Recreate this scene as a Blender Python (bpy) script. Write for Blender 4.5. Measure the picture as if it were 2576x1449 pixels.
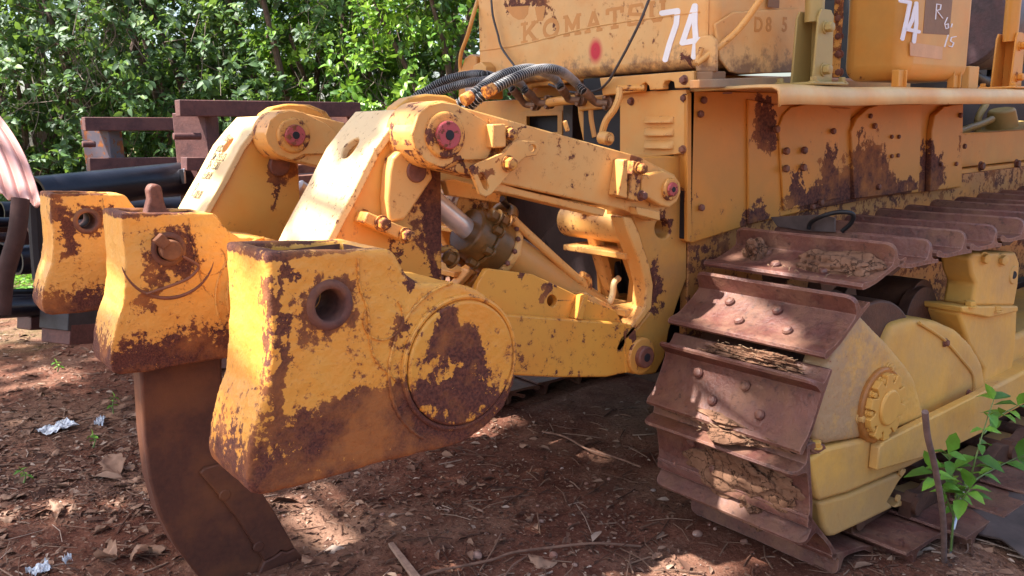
import bpy, bmesh, math, random
import numpy as np
from mathutils import Vector, Matrix, noise
random.seed(7); rng = np.random.default_rng(7)
R = math.radians
for o in list(bpy.data.objects): bpy.data.objects.remove(o)
scene = bpy.context.scene
COL = scene.collection

# ------------------------------------------------------------ camera
FPX, CX, CY, W0 = 2085.0, 1288.0, 724.5, 2576.0      # photo measured at 2576 x 1449
CAMZ = 1.35
dx = Vector((0.7819971, -0.13869253, 0.60765526))
dy = Vector((-0.62293017, -0.14115568, 0.76943685))
dz = Vector((-0.02094115, -0.98022419, -0.1967791))
M3 = Matrix((dx, dy, dz))                             # world = M3 @ (right, down, forward)
cam_d = bpy.data.cameras.new('camera'); cam = bpy.data.objects.new('camera', cam_d); COL.objects.link(cam)
right = M3 @ Vector((1, 0, 0)); down = M3 @ Vector((0, 1, 0)); fwd = M3 @ Vector((0, 0, 1))
mw = Matrix.Identity(4)
for i in range(3):
    mw[i][0] = right[i]; mw[i][1] = -down[i]; mw[i][2] = -fwd[i]
mw[2][3] = CAMZ
cam.matrix_world = mw
cam_d.sensor_width = 36.0; cam_d.lens = 36.0 * FPX / W0
cam_d.clip_start = 0.05; cam_d.clip_end = 500
scene.camera = cam

def U(px, py, **k):
    """point of the real world seen at a photo position on the plane x= / y= / z="""
    r = M3 @ Vector(((px - CX) / FPX, (py - CY) / FPX, 1.0))
    (a, v), = k.items(); i = 'xyz'.index(a)
    t = (v - (CAMZ if i == 2 else 0)) / r[i]
    p = r * t; p.z += CAMZ
    return p

# ------------------------------------------------------------ light
SUN = Vector((-0.58, 0.22, 0.92)).normalized()        # towards the sun
elev = math.asin(SUN.z)
world = bpy.data.worlds.new('World'); scene.world = world; world.use_nodes = True
wn = world.node_tree.nodes; wl = world.node_tree.links; wn.clear()
sky = wn.new('ShaderNodeTexSky'); sky.sky_type = 'NISHITA'; sky.sun_disc = False
sky.sun_elevation = elev; sky.sun_rotation = math.atan2(SUN.x, SUN.y); sky.air_density = 1.0; sky.dust_density = 3.0
bg = wn.new('ShaderNodeBackground'); bg.inputs[1].default_value = 0.125
wo = wn.new('ShaderNodeOutputWorld'); wl.new(sky.outputs[0], bg.inputs[0]); wl.new(bg.outputs[0], wo.inputs[0])
sd = bpy.data.lights.new('sun', 'SUN'); sd.energy = 5.0; sd.angle = R(0.6); sd.color = (1.0, 0.97, 0.91)
so = bpy.data.objects.new('sun', sd); COL.objects.link(so); so.location = (0, 0, 20)
so.rotation_euler = SUN.to_track_quat('Z', 'Y').to_euler()
vs = scene.view_settings; vs.view_transform = 'Standard'; vs.look = 'None'; vs.exposure = 1.58; vs.gamma = 1

# ------------------------------------------------------------ materials
class NT:
    def __init__(s, name):
        s.m = bpy.data.materials.new(name); s.m.use_nodes = True
        s.t = s.m.node_tree; s.t.nodes.clear()
        s.out = s.t.nodes.new('ShaderNodeOutputMaterial')
        s.b = s.t.nodes.new('ShaderNodeBsdfPrincipled'); s.t.links.new(s.b.outputs[0], s.out.inputs[0])
        g = s.t.nodes.new('ShaderNodeNewGeometry'); s.pos = g.outputs['Position']; s.geo = g
    def set(s, sock, v):
        if isinstance(v, bpy.types.NodeSocket): s.t.links.new(v, sock)
        elif isinstance(v, tuple) and len(v) == 3 and sock.type == 'RGBA': sock.default_value = (*v, 1)
        else: sock.default_value = v
    def ma(s, op, a, b=0.0, c=0.0, clamp=False):
        n = s.t.nodes.new('ShaderNodeMath'); n.operation = op; n.use_clamp = clamp
        s.set(n.inputs[0], a); s.set(n.inputs[1], b); s.set(n.inputs[2], c); return n.outputs[0]
    def vm(s, op, a, b=(0, 0, 0), scale=None):
        n = s.t.nodes.new('ShaderNodeVectorMath'); n.operation = op
        s.set(n.inputs[0], a); s.set(n.inputs[1], b)
        if scale is not None: s.set(n.inputs['Scale'], scale)
        return n.outputs['Value'] if op in ('LENGTH', 'DISTANCE', 'DOT_PRODUCT') else n.outputs[0]
    def noise(s, sc, det=4, ro=.55, vec=None, col=False, dist=0):
        n = s.t.nodes.new('ShaderNodeTexNoise'); s.set(n.inputs['Vector'], vec if vec is not None else s.pos)
        n.inputs['Scale'].default_value = sc; n.inputs['Detail'].default_value = det
        n.inputs['Roughness'].default_value = ro; n.inputs['Distortion'].default_value = dist
        return n.outputs['Color' if col else 'Fac']
    def mr(s, v, a, b, c=0.0, d=1.0):
        n = s.t.nodes.new('ShaderNodeMapRange'); s.set(n.inputs[0], v)
        for i, q in enumerate((a, b, c, d)): s.set(n.inputs[i + 1], q)
        return n.outputs[0]
    def mix(s, f, a, b, mode='MIX'):
        n = s.t.nodes.new('ShaderNodeMix'); n.data_type = 'RGBA'; n.blend_type = mode
        s.set(n.inputs[0], f); s.set(n.inputs[6], a); s.set(n.inputs[7], b); return n.outputs[2]
    def ramp(s, v, stops):
        n = s.t.nodes.new('ShaderNodeValToRGB'); s.set(n.inputs[0], v); e = n.color_ramp.elements
        while len(e) < len(stops): e.new(.5)
        for q, (p, c) in zip(e, stops): q.position = p; q.color = (*c, 1)
        return n.outputs[0]
    def sep(s, v):
        n = s.t.nodes.new('ShaderNodeSeparateXYZ'); s.set(n.inputs[0], v); return n.outputs
    def bump(s, h, st=.4, d=.01, prev=None):
        n = s.t.nodes.new('ShaderNodeBump'); n.inputs['Strength'].default_value = st; n.inputs['Distance'].default_value = d
        s.set(n.inputs['Height'], h)
        if prev is not None: s.set(n.inputs['Normal'], prev)
        s.set(s.b.inputs['Normal'], n.outputs[0]); return n.outputs[0]
    def fin(s, col, rough, metal=0.0, spec=None):
        s.set(s.b.inputs['Base Color'], col); s.set(s.b.inputs['Roughness'], rough); s.set(s.b.inputs['Metallic'], metal)
        if spec is not None: s.b.inputs['Specular IOR Level'].default_value = spec
        return s.m

RUST_D, RUST_M, RUST_O = (.055, .016, .012), (.165, .052, .030), (.36, .125, .032)
def rusty_paint(name, base=(.72, .33, .055), amt=.0, cs=26, low=None, patches=(), top=None, speck=.0, edge=.5, streak=.12, dirt=.25,
                dirtcol=(.30, .15, .06), spots=(), skin=.0, rusto=RUST_O, rough=.42, halo=.5, xlow=None, xdirt=None, zdirt=None, tint=(.78, .27, .03)):
    """weathered machine paint: chips, edge wear, run-down streaks, rusted lower part, named bare patches, a few painting shade"""
    s = NT(name)
    nl = s.noise(2.2, 3); n1 = s.noise(cs, 12, .74); nf = s.noise(cs * 4, 5, .6)
    st = s.noise(30, 4, .5, vec=s.vm('MULTIPLY', s.pos, (1, 1, .09)))
    v = s.ma('ADD', s.ma('MULTIPLY', s.ma('SUBTRACT', n1, .5), 1.9), s.ma('MULTIPLY', s.ma('SUBTRACT', nl, .5), .7))
    v = s.ma('ADD', v, s.ma('MULTIPLY', s.ma('SUBTRACT', st, .5), streak))
    if edge:
        bv = s.t.nodes.new('ShaderNodeBevel'); bv.samples = 4; bv.inputs[0].default_value = .007
        e = s.ma('SUBTRACT', 1.0, s.vm('DOT_PRODUCT', bv.outputs[0], s.geo.outputs['True Normal']))
        v = s.ma('ADD', v, s.ma('MULTIPLY', s.ma('MINIMUM', e, .25), edge))
    z = s.sep(s.pos)
    if low:     # (z where rust takes over, softness, strength)
        zz = s.ma('ADD', z[2], s.ma('MULTIPLY', s.ma('SUBTRACT', nl, .5), .25))
        v = s.ma('ADD', v, s.mr(zz, low[0], low[0] - low[1], 0, low[2]))
    if xlow:    # rust behind a given x, going rearwards
        v = s.ma('ADD', v, s.mr(z[0], xlow[0], xlow[0] - xlow[1], 0, xlow[2]))
    if top: v = s.ma('ADD', v, s.mr(z[2], top[0], top[0] + top[1], 0, top[2]))
    if speck: v = s.ma('ADD', v, s.ma('MULTIPLY', s.ma('SUBTRACT', s.noise(95, 4, .6), .5), speck))
    wob = s.vm('SCALE', s.vm('SUBTRACT', s.noise(14, 6, .65, col=True), (.5, .5, .5)), scale=.22)
    P2 = s.vm('ADD', s.pos, wob)
    for p in patches:   # (centre, radius, (sx,sy,sz))
        c, r = p[0], p[1]; sc = p[2] if len(p) > 2 else (1, 1, 1)
        d = s.vm('LENGTH', s.vm('MULTIPLY', s.vm('SUBTRACT', P2, tuple(c)), tuple(1 / q for q in sc)))
        v = s.ma('ADD', v, s.mr(d, r * 1.35, r * .6, 0, .62))
    th = .40 - amt * 1.8
    mask = s.mr(v, th, th + .018)
    hal = s.ma('MULTIPLY', s.mr(v, th - .14, th), halo)
    rc = s.mix(s.mr(nf, .35, .65), RUST_D, RUST_M)
    rc = s.mix(s.mr(s.noise(7, 8, .66), .46, .66), rc, rusto)
    pc = s.mix(s.mr(s.noise(5, 5, .6), .42, .7, 0, .55), base, tint)
    pc = s.mix(s.ma('MULTIPLY', s.mr(s.noise(3.1, 8, .7), .42, .75), dirt), pc, dirtcol)
    dn = s.ma('MULTIPLY', s.ma('SUBTRACT', s.noise(18, 9, .72), .5), 1.1)
    if xdirt: pc = s.mix(s.ma('MULTIPLY', s.mr(s.ma('ADD', z[0], dn), xdirt[0], xdirt[1]), .9), pc, dirtcol)
    if zdirt: pc = s.mix(s.ma('MULTIPLY', s.mr(s.ma('ADD', z[2], s.ma('MULTIPLY', dn, .3)), zdirt[0], zdirt[1]), .8), pc, dirtcol)
    pc = s.mix(hal, pc, (.42, .15, .035))
    for c, r0, r1, colr in spots:   # soft sprayed pigment marks
        d = s.vm('LENGTH', s.vm('MULTIPLY', s.vm('SUBTRACT', s.pos, tuple(c)), (1, 1, .8)))
        pc = s.mix(s.mr(d, r1, r0), pc, colr)
    pv = None
    if skin: pv = s.bump(s.ma('ADD', s.noise(16, 6, .6), s.ma('MULTIPLY', s.noise(45, 3, .5), .5)), skin, .012)
    s.bump(s.ma('ADD', s.ma('MULTIPLY', mask, -.35), s.ma('MULTIPLY', nf, s.ma('ADD', .12, s.ma('MULTIPLY', mask, .6)))), .55, .004, pv)
    return s.fin(s.mix(mask, pc, rc), s.mix(mask, (rough,) * 3, (.82,) * 3), spec=.4)

def rust_mat(name, a=RUST_D, b=(.20, .072, .045), c=(.29, .11, .04), dust=.25, dustcol=(.36, .20, .12), rough=.6, sc=9, spec=.5, soil=0, wear=0):
    s = NT(name); n = s.noise(sc, 7, .62); n2 = s.noise(60, 6, .65)
    col = s.mix(s.mr(n, .35, .65), a, b); col = s.mix(s.mr(s.noise(4, 6, .6), .5, .75), col, c)
    col = s.mix(s.mr(n2, .35, .75, 0, .45), col, tuple(q * 1.5 for q in b))
    nz = s.sep(s.geo.outputs['Normal'])[2]
    dm = s.ma('MULTIPLY', s.mr(nz, .2, .9), s.mr(s.noise(11, 8, .65), .45, .62)); dm = s.ma('MULTIPLY', dm, dust)
    if soil: dm = s.ma('MAXIMUM', dm, s.ma('MULTIPLY', s.mr(s.noise(6.5, 10, .68), .47, .60), soil))
    col = s.mix(dm, col, dustcol)
    ro = s.mix(dm, (rough,) * 3, (.95,) * 3)
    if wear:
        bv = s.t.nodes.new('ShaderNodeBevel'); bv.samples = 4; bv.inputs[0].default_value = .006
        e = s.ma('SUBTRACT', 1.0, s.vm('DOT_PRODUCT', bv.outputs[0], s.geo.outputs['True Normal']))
        e = s.ma('MULTIPLY', s.mr(e, .03, .14), s.mr(s.noise(25, 6, .6), .35, .55)); col = s.mix(s.ma('MULTIPLY', e, .8), col, (.34, .19, .16)); ro = s.mix(e, ro, (.3, .3, .3))  # lightened convex edges: painted edge highlight along with polished wear
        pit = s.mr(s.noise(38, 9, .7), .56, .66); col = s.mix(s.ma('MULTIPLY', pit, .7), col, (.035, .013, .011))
    s.bump(s.ma('ADD', n2, s.ma('MULTIPLY', n, .6)), .7 if wear else .45, .006 if wear else .004)
    return s.fin(col, ro, spec=spec)

def plain(name, col, rough=.6, metal=0, var=.3, sc=12, bump=.2):
    s = NT(name); n = s.noise(sc, 6, .6)
    c = s.mix(s.mr(n, .3, .7), tuple(q * (1 - var) for q in col), tuple(min(1, q * (1 + var)) for q in col))
    if bump: s.bump(s.noise(80, 4), bump, .003)
    return s.fin(c, rough, metal)

YB = (.68, .37, .115)
M = {}
M['panel'] = rusty_paint('panel_paint', YB, amt=.03, cs=24, dirt=.2, edge=.9, rough=.5)
M['arm'] = rusty_paint('arm_paint', (.74, .41, .13), amt=.085, cs=34, dirt=.10, edge=1.6, patches=[(U(1150, 428, y=1.8), .03, (1.6, 3, .5)), (U(1205, 440, y=1.8), .03, (1.6, 3, .5)), (U(1250, 362, y=1.8), .018, (.5, 3, 1.5)), (U(1310, 330, y=1.8), .012, (.5, 3, 1.6)), (U(1595, 400, y=1.8), .03, (1.2, 3, .7))])  # first two patches paint the eye's shadow on the link as rust
M['mast'] = rusty_paint('mast_paint', (.80, .56, .27), amt=.08, cs=70, dirt=.06, edge=.8, streak=.25, tint=(.78, .48, .18), halo=.35)  # face base paled to carry sun glare as well as fading
M['ochre'] = rusty_paint('ochre_paint', (.72, .40, .085), amt=-.01, cs=30, dirt=.7, skin=.25, zdirt=(.36, .0), dirtcol=(.40, .25, .13), edge=.7, tint=(.55, .27, .05), rough=.6)
M['olive'] = rusty_paint('olive_paint', (.42, .30, .10), amt=-.08, cs=30, dirt=.4, edge=.3, tint=(.36, .24, .08))
M['rust'] = rust_mat('rusty_steel')
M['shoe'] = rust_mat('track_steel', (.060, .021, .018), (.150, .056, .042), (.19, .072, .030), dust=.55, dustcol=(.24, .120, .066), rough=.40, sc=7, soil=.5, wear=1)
M['shank'] = rust_mat('shank_steel', (.050, .017, .011), (.105, .035, .018), (.19, .068, .020), dust=.1, rough=.62, sc=4)
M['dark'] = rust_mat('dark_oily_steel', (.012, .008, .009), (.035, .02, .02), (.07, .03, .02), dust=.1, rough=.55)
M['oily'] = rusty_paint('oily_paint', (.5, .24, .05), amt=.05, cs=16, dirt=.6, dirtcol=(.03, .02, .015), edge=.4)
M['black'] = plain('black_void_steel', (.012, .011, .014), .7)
M['chrome'] = plain('worn_chrome', (.74, .66, .62), .3, .55, var=.2)
M['rubber'] = plain('hose_rubber', (.012, .011, .012), .55)
M['wire'] = plain('galvanised_wire', (.40, .38, .37), .5, .3)
M['cable'] = plain('cable_grey', (.06, .05, .05), .6)
M['pink'] = plain('faded_red_collar', (.42, .07, .09), .6, var=.5, sc=40)
M['white'] = plain('white_lettering', (.82, .80, .82), .6, var=.05)
M['ghost'] = plain('faded_lettering', (.56, .235, .05), .55, var=.08)
M['ghost2'] = plain('faded_sticker', (.22, .095, .035), .5, var=.15)
M['pinksticker'] = plain('pale_sticker', (.62, .32, .15), .5, var=.12)

# ------------------------------------------------------------ helpers
PENDING = []
def finish(bm, name, mat, parent=None, origin=(0, 0, 0), bevel=0, segs=2, smooth=40):
    bmesh.ops.recalc_face_normals(bm, faces=bm.faces[:])
    me = bpy.data.meshes.new(name); o = Vector(origin)
    if o.length: bmesh.ops.translate(bm, verts=bm.verts[:], vec=-o)
    bm.to_mesh(me); bm.free()
    return finish_me(me, name, mat, parent, origin, bevel, segs, smooth)
def finish_me(me, name, mat, parent=None, origin=(0, 0, 0), bevel=0, segs=2, smooth=40):
    if mat:
        if isinstance(mat, str) and mat not in M: PENDING.append((me, mat)); me.materials.append(None)
        else: me.materials.append(M[mat] if isinstance(mat, str) else mat)
    if smooth:
        me.polygons.foreach_set('use_smooth', [True] * len(me.polygons)); me.set_sharp_from_angle(angle=R(smooth))
    ob = bpy.data.objects.new(name, me); COL.objects.link(ob); ob.location = origin
    attach(ob, parent)
    if bevel:
        b = ob.modifiers.new('bevel', 'BEVEL'); b.width = bevel; b.segments = segs; b.limit_method = 'ANGLE'; b.angle_limit = R(35)
        b.use_clamp_overlap = True
    return ob
def wloc(o):
    v = Vector(o.location)
    while o.parent: o = o.parent; v += o.location
    return v
def attach(ob, parent):
    if parent is not None:
        w = Vector(ob.location); ob.parent = parent; ob.location = w - wloc(parent)
def tag(o, label=None, cat=None, group=None, kind=None):
    if label: o['label'] = label
    if cat: o['category'] = cat
    if group: o['group'] = group
    if kind: o['kind'] = kind
    return o
def empty(name, loc, label, cat, group=None):
    o = bpy.data.objects.new(name, None); COL.objects.link(o); o.location = loc; o.empty_display_size = .1
    return tag(o, label, cat, group)
def copy_tree(o, parent, shift=(0, 0, 0)):
    c = o.copy(); COL.objects.link(c); c.parent = parent; c.location = Vector(o.location) + Vector(shift)
    for ch in o.children: copy_tree(ch, c)
    return c
def circ(px, py, r, n=24, ry=None):
    ry = ry or r
    return [(px + r * math.cos(2 * math.pi * i / n), py + ry * math.sin(2 * math.pi * i / n)) for i in range(n)]
def bm_prism(bm, loops, vec):
    """loops: outer 3D loop then hole loops in one plane; extruded by vec"""
    edges = []; 
    for lp in loops:
        vs_ = [bm.verts.new(p) for p in lp]
        edges += [bm.edges.new((vs_[i], vs_[(i + 1) % len(vs_)])) for i in range(len(vs_))]
    if len(loops) == 1:
        f = [bm.faces.new([e.verts[0] for e in edges])]
    else:
        f = [g for g in bmesh.ops.triangle_fill(bm, use_beauty=True, edges=edges)['geom'] if isinstance(g, bmesh.types.BMFace)]
    r = bmesh.ops.extrude_face_region(bm, geom=f)
    bmesh.ops.translate(bm, verts=[g for g in r['geom'] if isinstance(g, bmesh.types.BMVert)], vec=vec)
def yprism(name, pts, y0, y1, mat, parent=None, holes=(), bevel=.003, **k):
    bm = bmesh.new()
    bm_prism(bm, [[U(*p, y=y0) for p in lp] for lp in [pts] + list(holes)], (0, y1 - y0, 0))
    return finish(bm, name, mat, parent, bevel=bevel, **k)
def xprism(name, pts, x0, x1, mat, parent=None, holes=(), bevel=.003, **k):
    bm = bmesh.new()
    bm_prism(bm, [[U(*p, x=x0) for p in lp] for lp in [pts] + list(holes)], (x1 - x0, 0, 0))
    return finish(bm, name, mat, parent, bevel=bevel, **k)
def wprism(name, pts, y0, y1, mat, parent=None, holes=(), bevel=.003, **k):
    """outline given as metres (x, z)"""
    bm = bmesh.new()
    bm_prism(bm, [[Vector((p[0], y0, p[1])) for p in lp] for lp in [pts] + list(holes)], (0, y1 - y0, 0))
    return finish(bm, name, mat, parent, bevel=bevel, **k)
def bm_box(bm, x, y, z, mat4=None):
    r = bmesh.ops.create_cube(bm, size=1)
    m = Matrix.Translation(((x[0] + x[1]) / 2, (y[0] + y[1]) / 2, (z[0] + z[1]) / 2)) @ Matrix.Diagonal((x[1] - x[0], y[1] - y[0], z[1] - z[0], 1))
    bmesh.ops.transform(bm, verts=r['verts'], matrix=(mat4 @ m) if mat4 else m)
def box(name, x, y, z, mat, parent=None, bevel=.004, **k):
    bm = bmesh.new(); bm_box(bm, x, y, z); return finish(bm, name, mat, parent, bevel=bevel, **k)
def bm_cyl(bm, p, q, r, r2=None, n=28):
    p, q = Vector(p), Vector(q); d = q - p
    m = Matrix.Translation((p + q) / 2) @ d.to_track_quat('Z', 'Y').to_matrix().to_4x4()
    bmesh.ops.create_cone(bm, cap_ends=True, segments=n, radius1=r, radius2=r if r2 is None else r2, depth=d.length, matrix=m)
def cyl(name, p, q, r, mat, parent=None, r2=None, n=28, bevel=.002, **k):
    bm = bmesh.new(); bm_cyl(bm, p, q, r, r2, n); return finish(bm, name, mat, parent, bevel=bevel, **k)
def smooth_path(pts, n=8):
    pts = [Vector(p) for p in pts]; out = []
    P = [2 * pts[0] - pts[1]] + pts + [2 * pts[-1] - pts[-2]]
    for i in range(1, len(P) - 2):
        for j in range(n):
            t = j / n; a, b, c, d = P[i - 1:i + 3]
            out.append(.5 * ((2 * b) + (c - a) * t + (2 * a - 5 * b + 4 * c - d) * t * t + (3 * b - a - 3 * c + d) * t ** 3))
    return out + [pts[-1]]
def bm_tube(bm, pts, r, n=10, cap=True):
    """r a number or list"""
    N = len(pts); rr = r if isinstance(r, (list, tuple)) else [r] * N
    T = [(pts[min(i + 1, N - 1)] - pts[max(i - 1, 0)]).normalized() for i in range(N)]
    u = T[0].orthogonal().normalized(); rings = []
    for i in range(N):
        u = (u - T[i] * u.dot(T[i])).normalized(); v = T[i].cross(u)
        rings.append([bm.verts.new(pts[i] + (u * math.cos(a) + v * math.sin(a)) * rr[i]) for a in [2 * math.pi * k / n for k in range(n)]])
    for a, b in zip(rings, rings[1:]):
        for k in range(n): bm.faces.new((a[k], a[(k + 1) % n], b[(k + 1) % n], b[k]))
    if cap: bm.faces.new(rings[0]); bm.faces.new(rings[-1][::-1])
def tube(name, pts, r, mat, parent=None, n=10, sub=8, **k):
    bm = bmesh.new(); bm_tube(bm, smooth_path(pts, sub) if sub else [Vector(p) for p in pts], r, n)
    return finish(bm, name, mat, parent, **k)
def bm_bolt(bm, p, d, r, h, washer=True):
    p, d = Vector(p), Vector(d).normalized()
    if washer: bm_cyl(bm, p - d * .002, p + d * h * .18, r * 1.3, n=20)
    bm_cyl(bm, p + d * h * .18, p + d * h * .95, r, n=6); bm_cyl(bm, p + d * h * .95, p + d * h, r * .97, r * .8, n=6)
def bolt(p, d, r, h, mat='rust', parent=None, washer=True, name='bolt'):
    bm = bmesh.new(); bm_bolt(bm, p, d, r, h, washer); return finish(bm, name, mat, parent, bevel=.0012, smooth=30)
def apply_mods(ob):
    dg = bpy.context.evaluated_depsgraph_get(); dg.update()
    me = bpy.data.meshes.new_from_object(ob.evaluated_get(dg)); ob.modifiers.clear()
    for m_, nm in list(PENDING):
        if m_ == ob.data: PENDING.append((me, nm))
    ob.data = me
def cast(ob, voxel=.007, it=6, amp=.0012, sc=16, cutters=(), disp=True):
    """casting: cut, fuse, round the edges and give an uneven skin"""
    for c in cutters:
        b = ob.modifiers.new('cut', 'BOOLEAN'); b.operation = 'DIFFERENCE'; b.object = c; b.solver = 'EXACT'
    m = ob.modifiers.new('re', 'REMESH'); m.mode = 'VOXEL'; m.voxel_size = voxel
    m = ob.modifiers.new('sm', 'SMOOTH'); m.factor = .5; m.iterations = it
    apply_mods(ob)
    for c in cutters: bpy.data.objects.remove(c)
    me = ob.data
    if disp:
        n_ = len(me.vertices); co = np.empty(n_ * 3, np.float32); me.vertices.foreach_get('co', co); co = co.reshape(-1, 3)
        no = np.array([v.vector for v in me.vertex_normals], dtype=np.float32)
        h = np.array([noise.noise(Vector(q)) + .45 * noise.noise(Vector(q * 3.1)) for q in co * sc], dtype=np.float32) * amp
        me.vertices.foreach_set('co', (co + no * h[:, None]).ravel()); me.update()
    me.polygons.foreach_set('use_smooth', [True] * len(me.polygons))
    return ob

# ============================================================ BULLDOZER
dozer = empty('bulldozer', (3.6, 2.39, 0), 'old yellow bulldozer with peeling rusty paint and the white number 74 on its tank', 'bulldozer')
S = .95   # spacing of the ripper pockets

# ---- ripper pockets
M['pocket1'] = rusty_paint('pocket_paint_worn', (.80, .385, .065), amt=.055, cs=62, low=(.90, .22, .75), skin=.55, top=(1.121, .008, .5), speck=.6, edge=1.2, streak=.8, dirt=.25, dirtcol=(.45, .16, .03),
    patches=[(U(708, 740, y=1.34), .020, (.7, 2, 5)), (U(706, 960, y=1.34), .024, (.8, 2, 4.)), (U(830, 768, y=1.34), .058, (1, 1, 1)),
             (U(1040, 700, y=1.34), .03, (1.3, 2, .6)), (U(1000, 850, y=1.34), .02, (1, 2, 1)), (U(930, 1050, y=1.34), .09, (1.6, 2, .7))], halo=.8)
M['pocket2'] = rusty_paint('pocket_paint_scraped', (.80, .405, .085), amt=.035, cs=60, low=(.86, .12, .7), skin=.55, top=(1.121, .008, .5), speck=.5, edge=1.2, streak=.8, dirt=.2, dirtcol=(.45, .16, .03),
    patches=[(U(430, 630, y=2.29), .075, (1, 1, 1)), (U(385, 740, y=2.29), .03, (1, 2, 2))], halo=.8)
M['pocket3'] = rusty_paint('pocket_paint_far', (.80, .41, .095), amt=.03, cs=55, low=(.85, .10, .7), skin=.55, top=(1.121, .008, .5), speck=.45, edge=1.2, streak=.7, dirt=.2, dirtcol=(.45, .16, .03),
    patches=[(U(160, 560, y=3.24), .04, (.8, 2, 3.2)), (U(235, 555, y=3.24), .06)], halo=.8)
PO = [(672, 636), (676, 700), (680, 800), (680, 900), (668, 990), (645, 1060), (628, 1140), (622, 1205), (632, 1242), (665, 1246), (760, 1222), (900, 1184),
      (1010, 1152), (1100, 1132), (1170, 1112), (1225, 1075), (1270, 1025), (1295, 965), (1303, 895), (1292, 830), (1262, 778), (1215, 738),
      (1160, 715), (1100, 712), (1060, 712), (1030, 694), (1008, 664), (994, 636), (980, 628)]
def make_pocket(k):
    mat = 'pocket%d' % (k + 1); y0 = 1.34 + S * k
    world_po = [U(*p, y=1.34) for p in PO]
    bm = bmesh.new(); bm_prism(bm, [[Vector((p.x, y0, p.z)) for p in world_po]], (0, .2, 0))
    c = Vector((.642, y0, 1.035))
    # slight thickening lip round the top
    ob = finish(bm, 'ripper_pocket', mat, dozer)
    bc = bmesh.new(); bm_box(bc, (.566, .757), (y0 + .038, y0 + .164), (.5, 1.3)); c1 = finish(bc, 'cut', None)
    bc = bmesh.new(); bm_cyl(bc, c - Vector((0, .1, 0)), c + Vector((0, .3, 0)), .0305); c2 = finish(bc, 'cut', None)
    for c_ in (c1, c2):
        b = ob.modifiers.new('cut', 'BOOLEAN'); b.operation = 'DIFFERENCE'; b.object = c_; b.solver = 'EXACT'
    apply_mods(ob)
    for c_ in (c1, c2): bpy.data.objects.remove(c_)
    cast(ob, .0058, 2, .0026, 11)
    bm = bmesh.new()
    for xx, yy in (((.5675, .5685), (y0 + .0395, y0 + .1625)), ((.7545, .7555), (y0 + .0395, y0 + .1625)), ((.569, .754), (y0 + .0395, y0 + .0405)), ((.569, .754), (y0 + .1615, y0 + .1625))):
        if k == 1 or abs(xx[1] - xx[0]) < .01 or True: bm_box(bm, xx, yy, (1.075 if xx[1] - xx[0] > .01 else .74, 1.118))
    finish(bm, 'slot_lining', 'bossrust', ob, smooth=0)
    for ys, s1 in ((y0, -1), (y0 + .2, 1)):
        bm = bmesh.new(); n_ = 40; A_ = [2 * math.pi * i / n_ for i in range(n_)]; rings = []
        for rr, yy in ((.0295, ys - s1 * (.04 if s1 < 0 and k != 1 else .04) - s1 * .058), (.0295, ys + s1 * .003), (.033, ys + s1 * .006), (.043, ys + s1 * .005), (.048, ys - s1 * .004)):
            rings.append([bm.verts.new((c.x + math.cos(a) * rr, yy, c.z + math.sin(a) * rr)) for a in A_])
        for p_, q_ in zip(rings, rings[1:]):
            for i in range(n_): bm.faces.new((p_[i], p_[(i + 1) % n_], q_[(i + 1) % n_], q_[i]))
        finish(bm, 'pin_boss', 'bossrust', ob, smooth=60)
    return ob
M['bossrust'] = rust_mat('boss_rust', (.07, .028, .022), (.16, .06, .04), (.36, .15, .04), dust=.1, rough=.8, sc=22)
pockets = [make_pocket(k) for k in range(3)]
pockets[0]['label'] = 'nearest pocket, large, empty, its lower half red with rust'
pockets[1]['label'] = 'middle pocket with the shank and its pin still fitted'
pockets[2]['label'] = 'farthest pocket, small and empty, brown rust along its bottom'
M['cap'] = rusty_paint('cap_paint', (.72, .34, .05), amt=.02, cs=34, low=(.93, .2, .5), skin=.55, speck=.5, edge=1.2, streak=.4, dirt=.25, dirtcol=(.4, .15, .04),
    patches=[(U(1140, 830, y=1.33), .045, (.8, 2, 1.3)), (U(1110, 880, y=1.33), .05, (1.3, 2, .5)), (U(1170, 900, y=1.33), .045, (.8, 2, 1.2)), (U(1070, 1010, y=1.33), .05, (1.2, 2, .6)), (U(1160, 985, y=1.33), .05)], halo=.8)
capc = U(1160, 912, y=1.34)
for k in range(3):
    o = Vector((0, S * k, 0))
    bm = bmesh.new(); bm_cyl(bm, capc + o - Vector((0, .010, 0)), capc + o + Vector((0, .02, 0)), .129, n=64)
    cp = finish(bm, 'beam_cap', 'cap' if k == 0 else 'pocket2', pockets[k], bevel=.006, segs=3)
    bm = bmesh.new()
    bm_tube(bm, [capc + o + Vector((math.cos(a) * .136, -.001, math.sin(a) * .136)) for a in np.linspace(0, 2 * math.pi, 65)], .006, 8, cap=False)
    finish(bm, 'weld_ring', 'pocket%d' % (k + 1), pockets[k])
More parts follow.
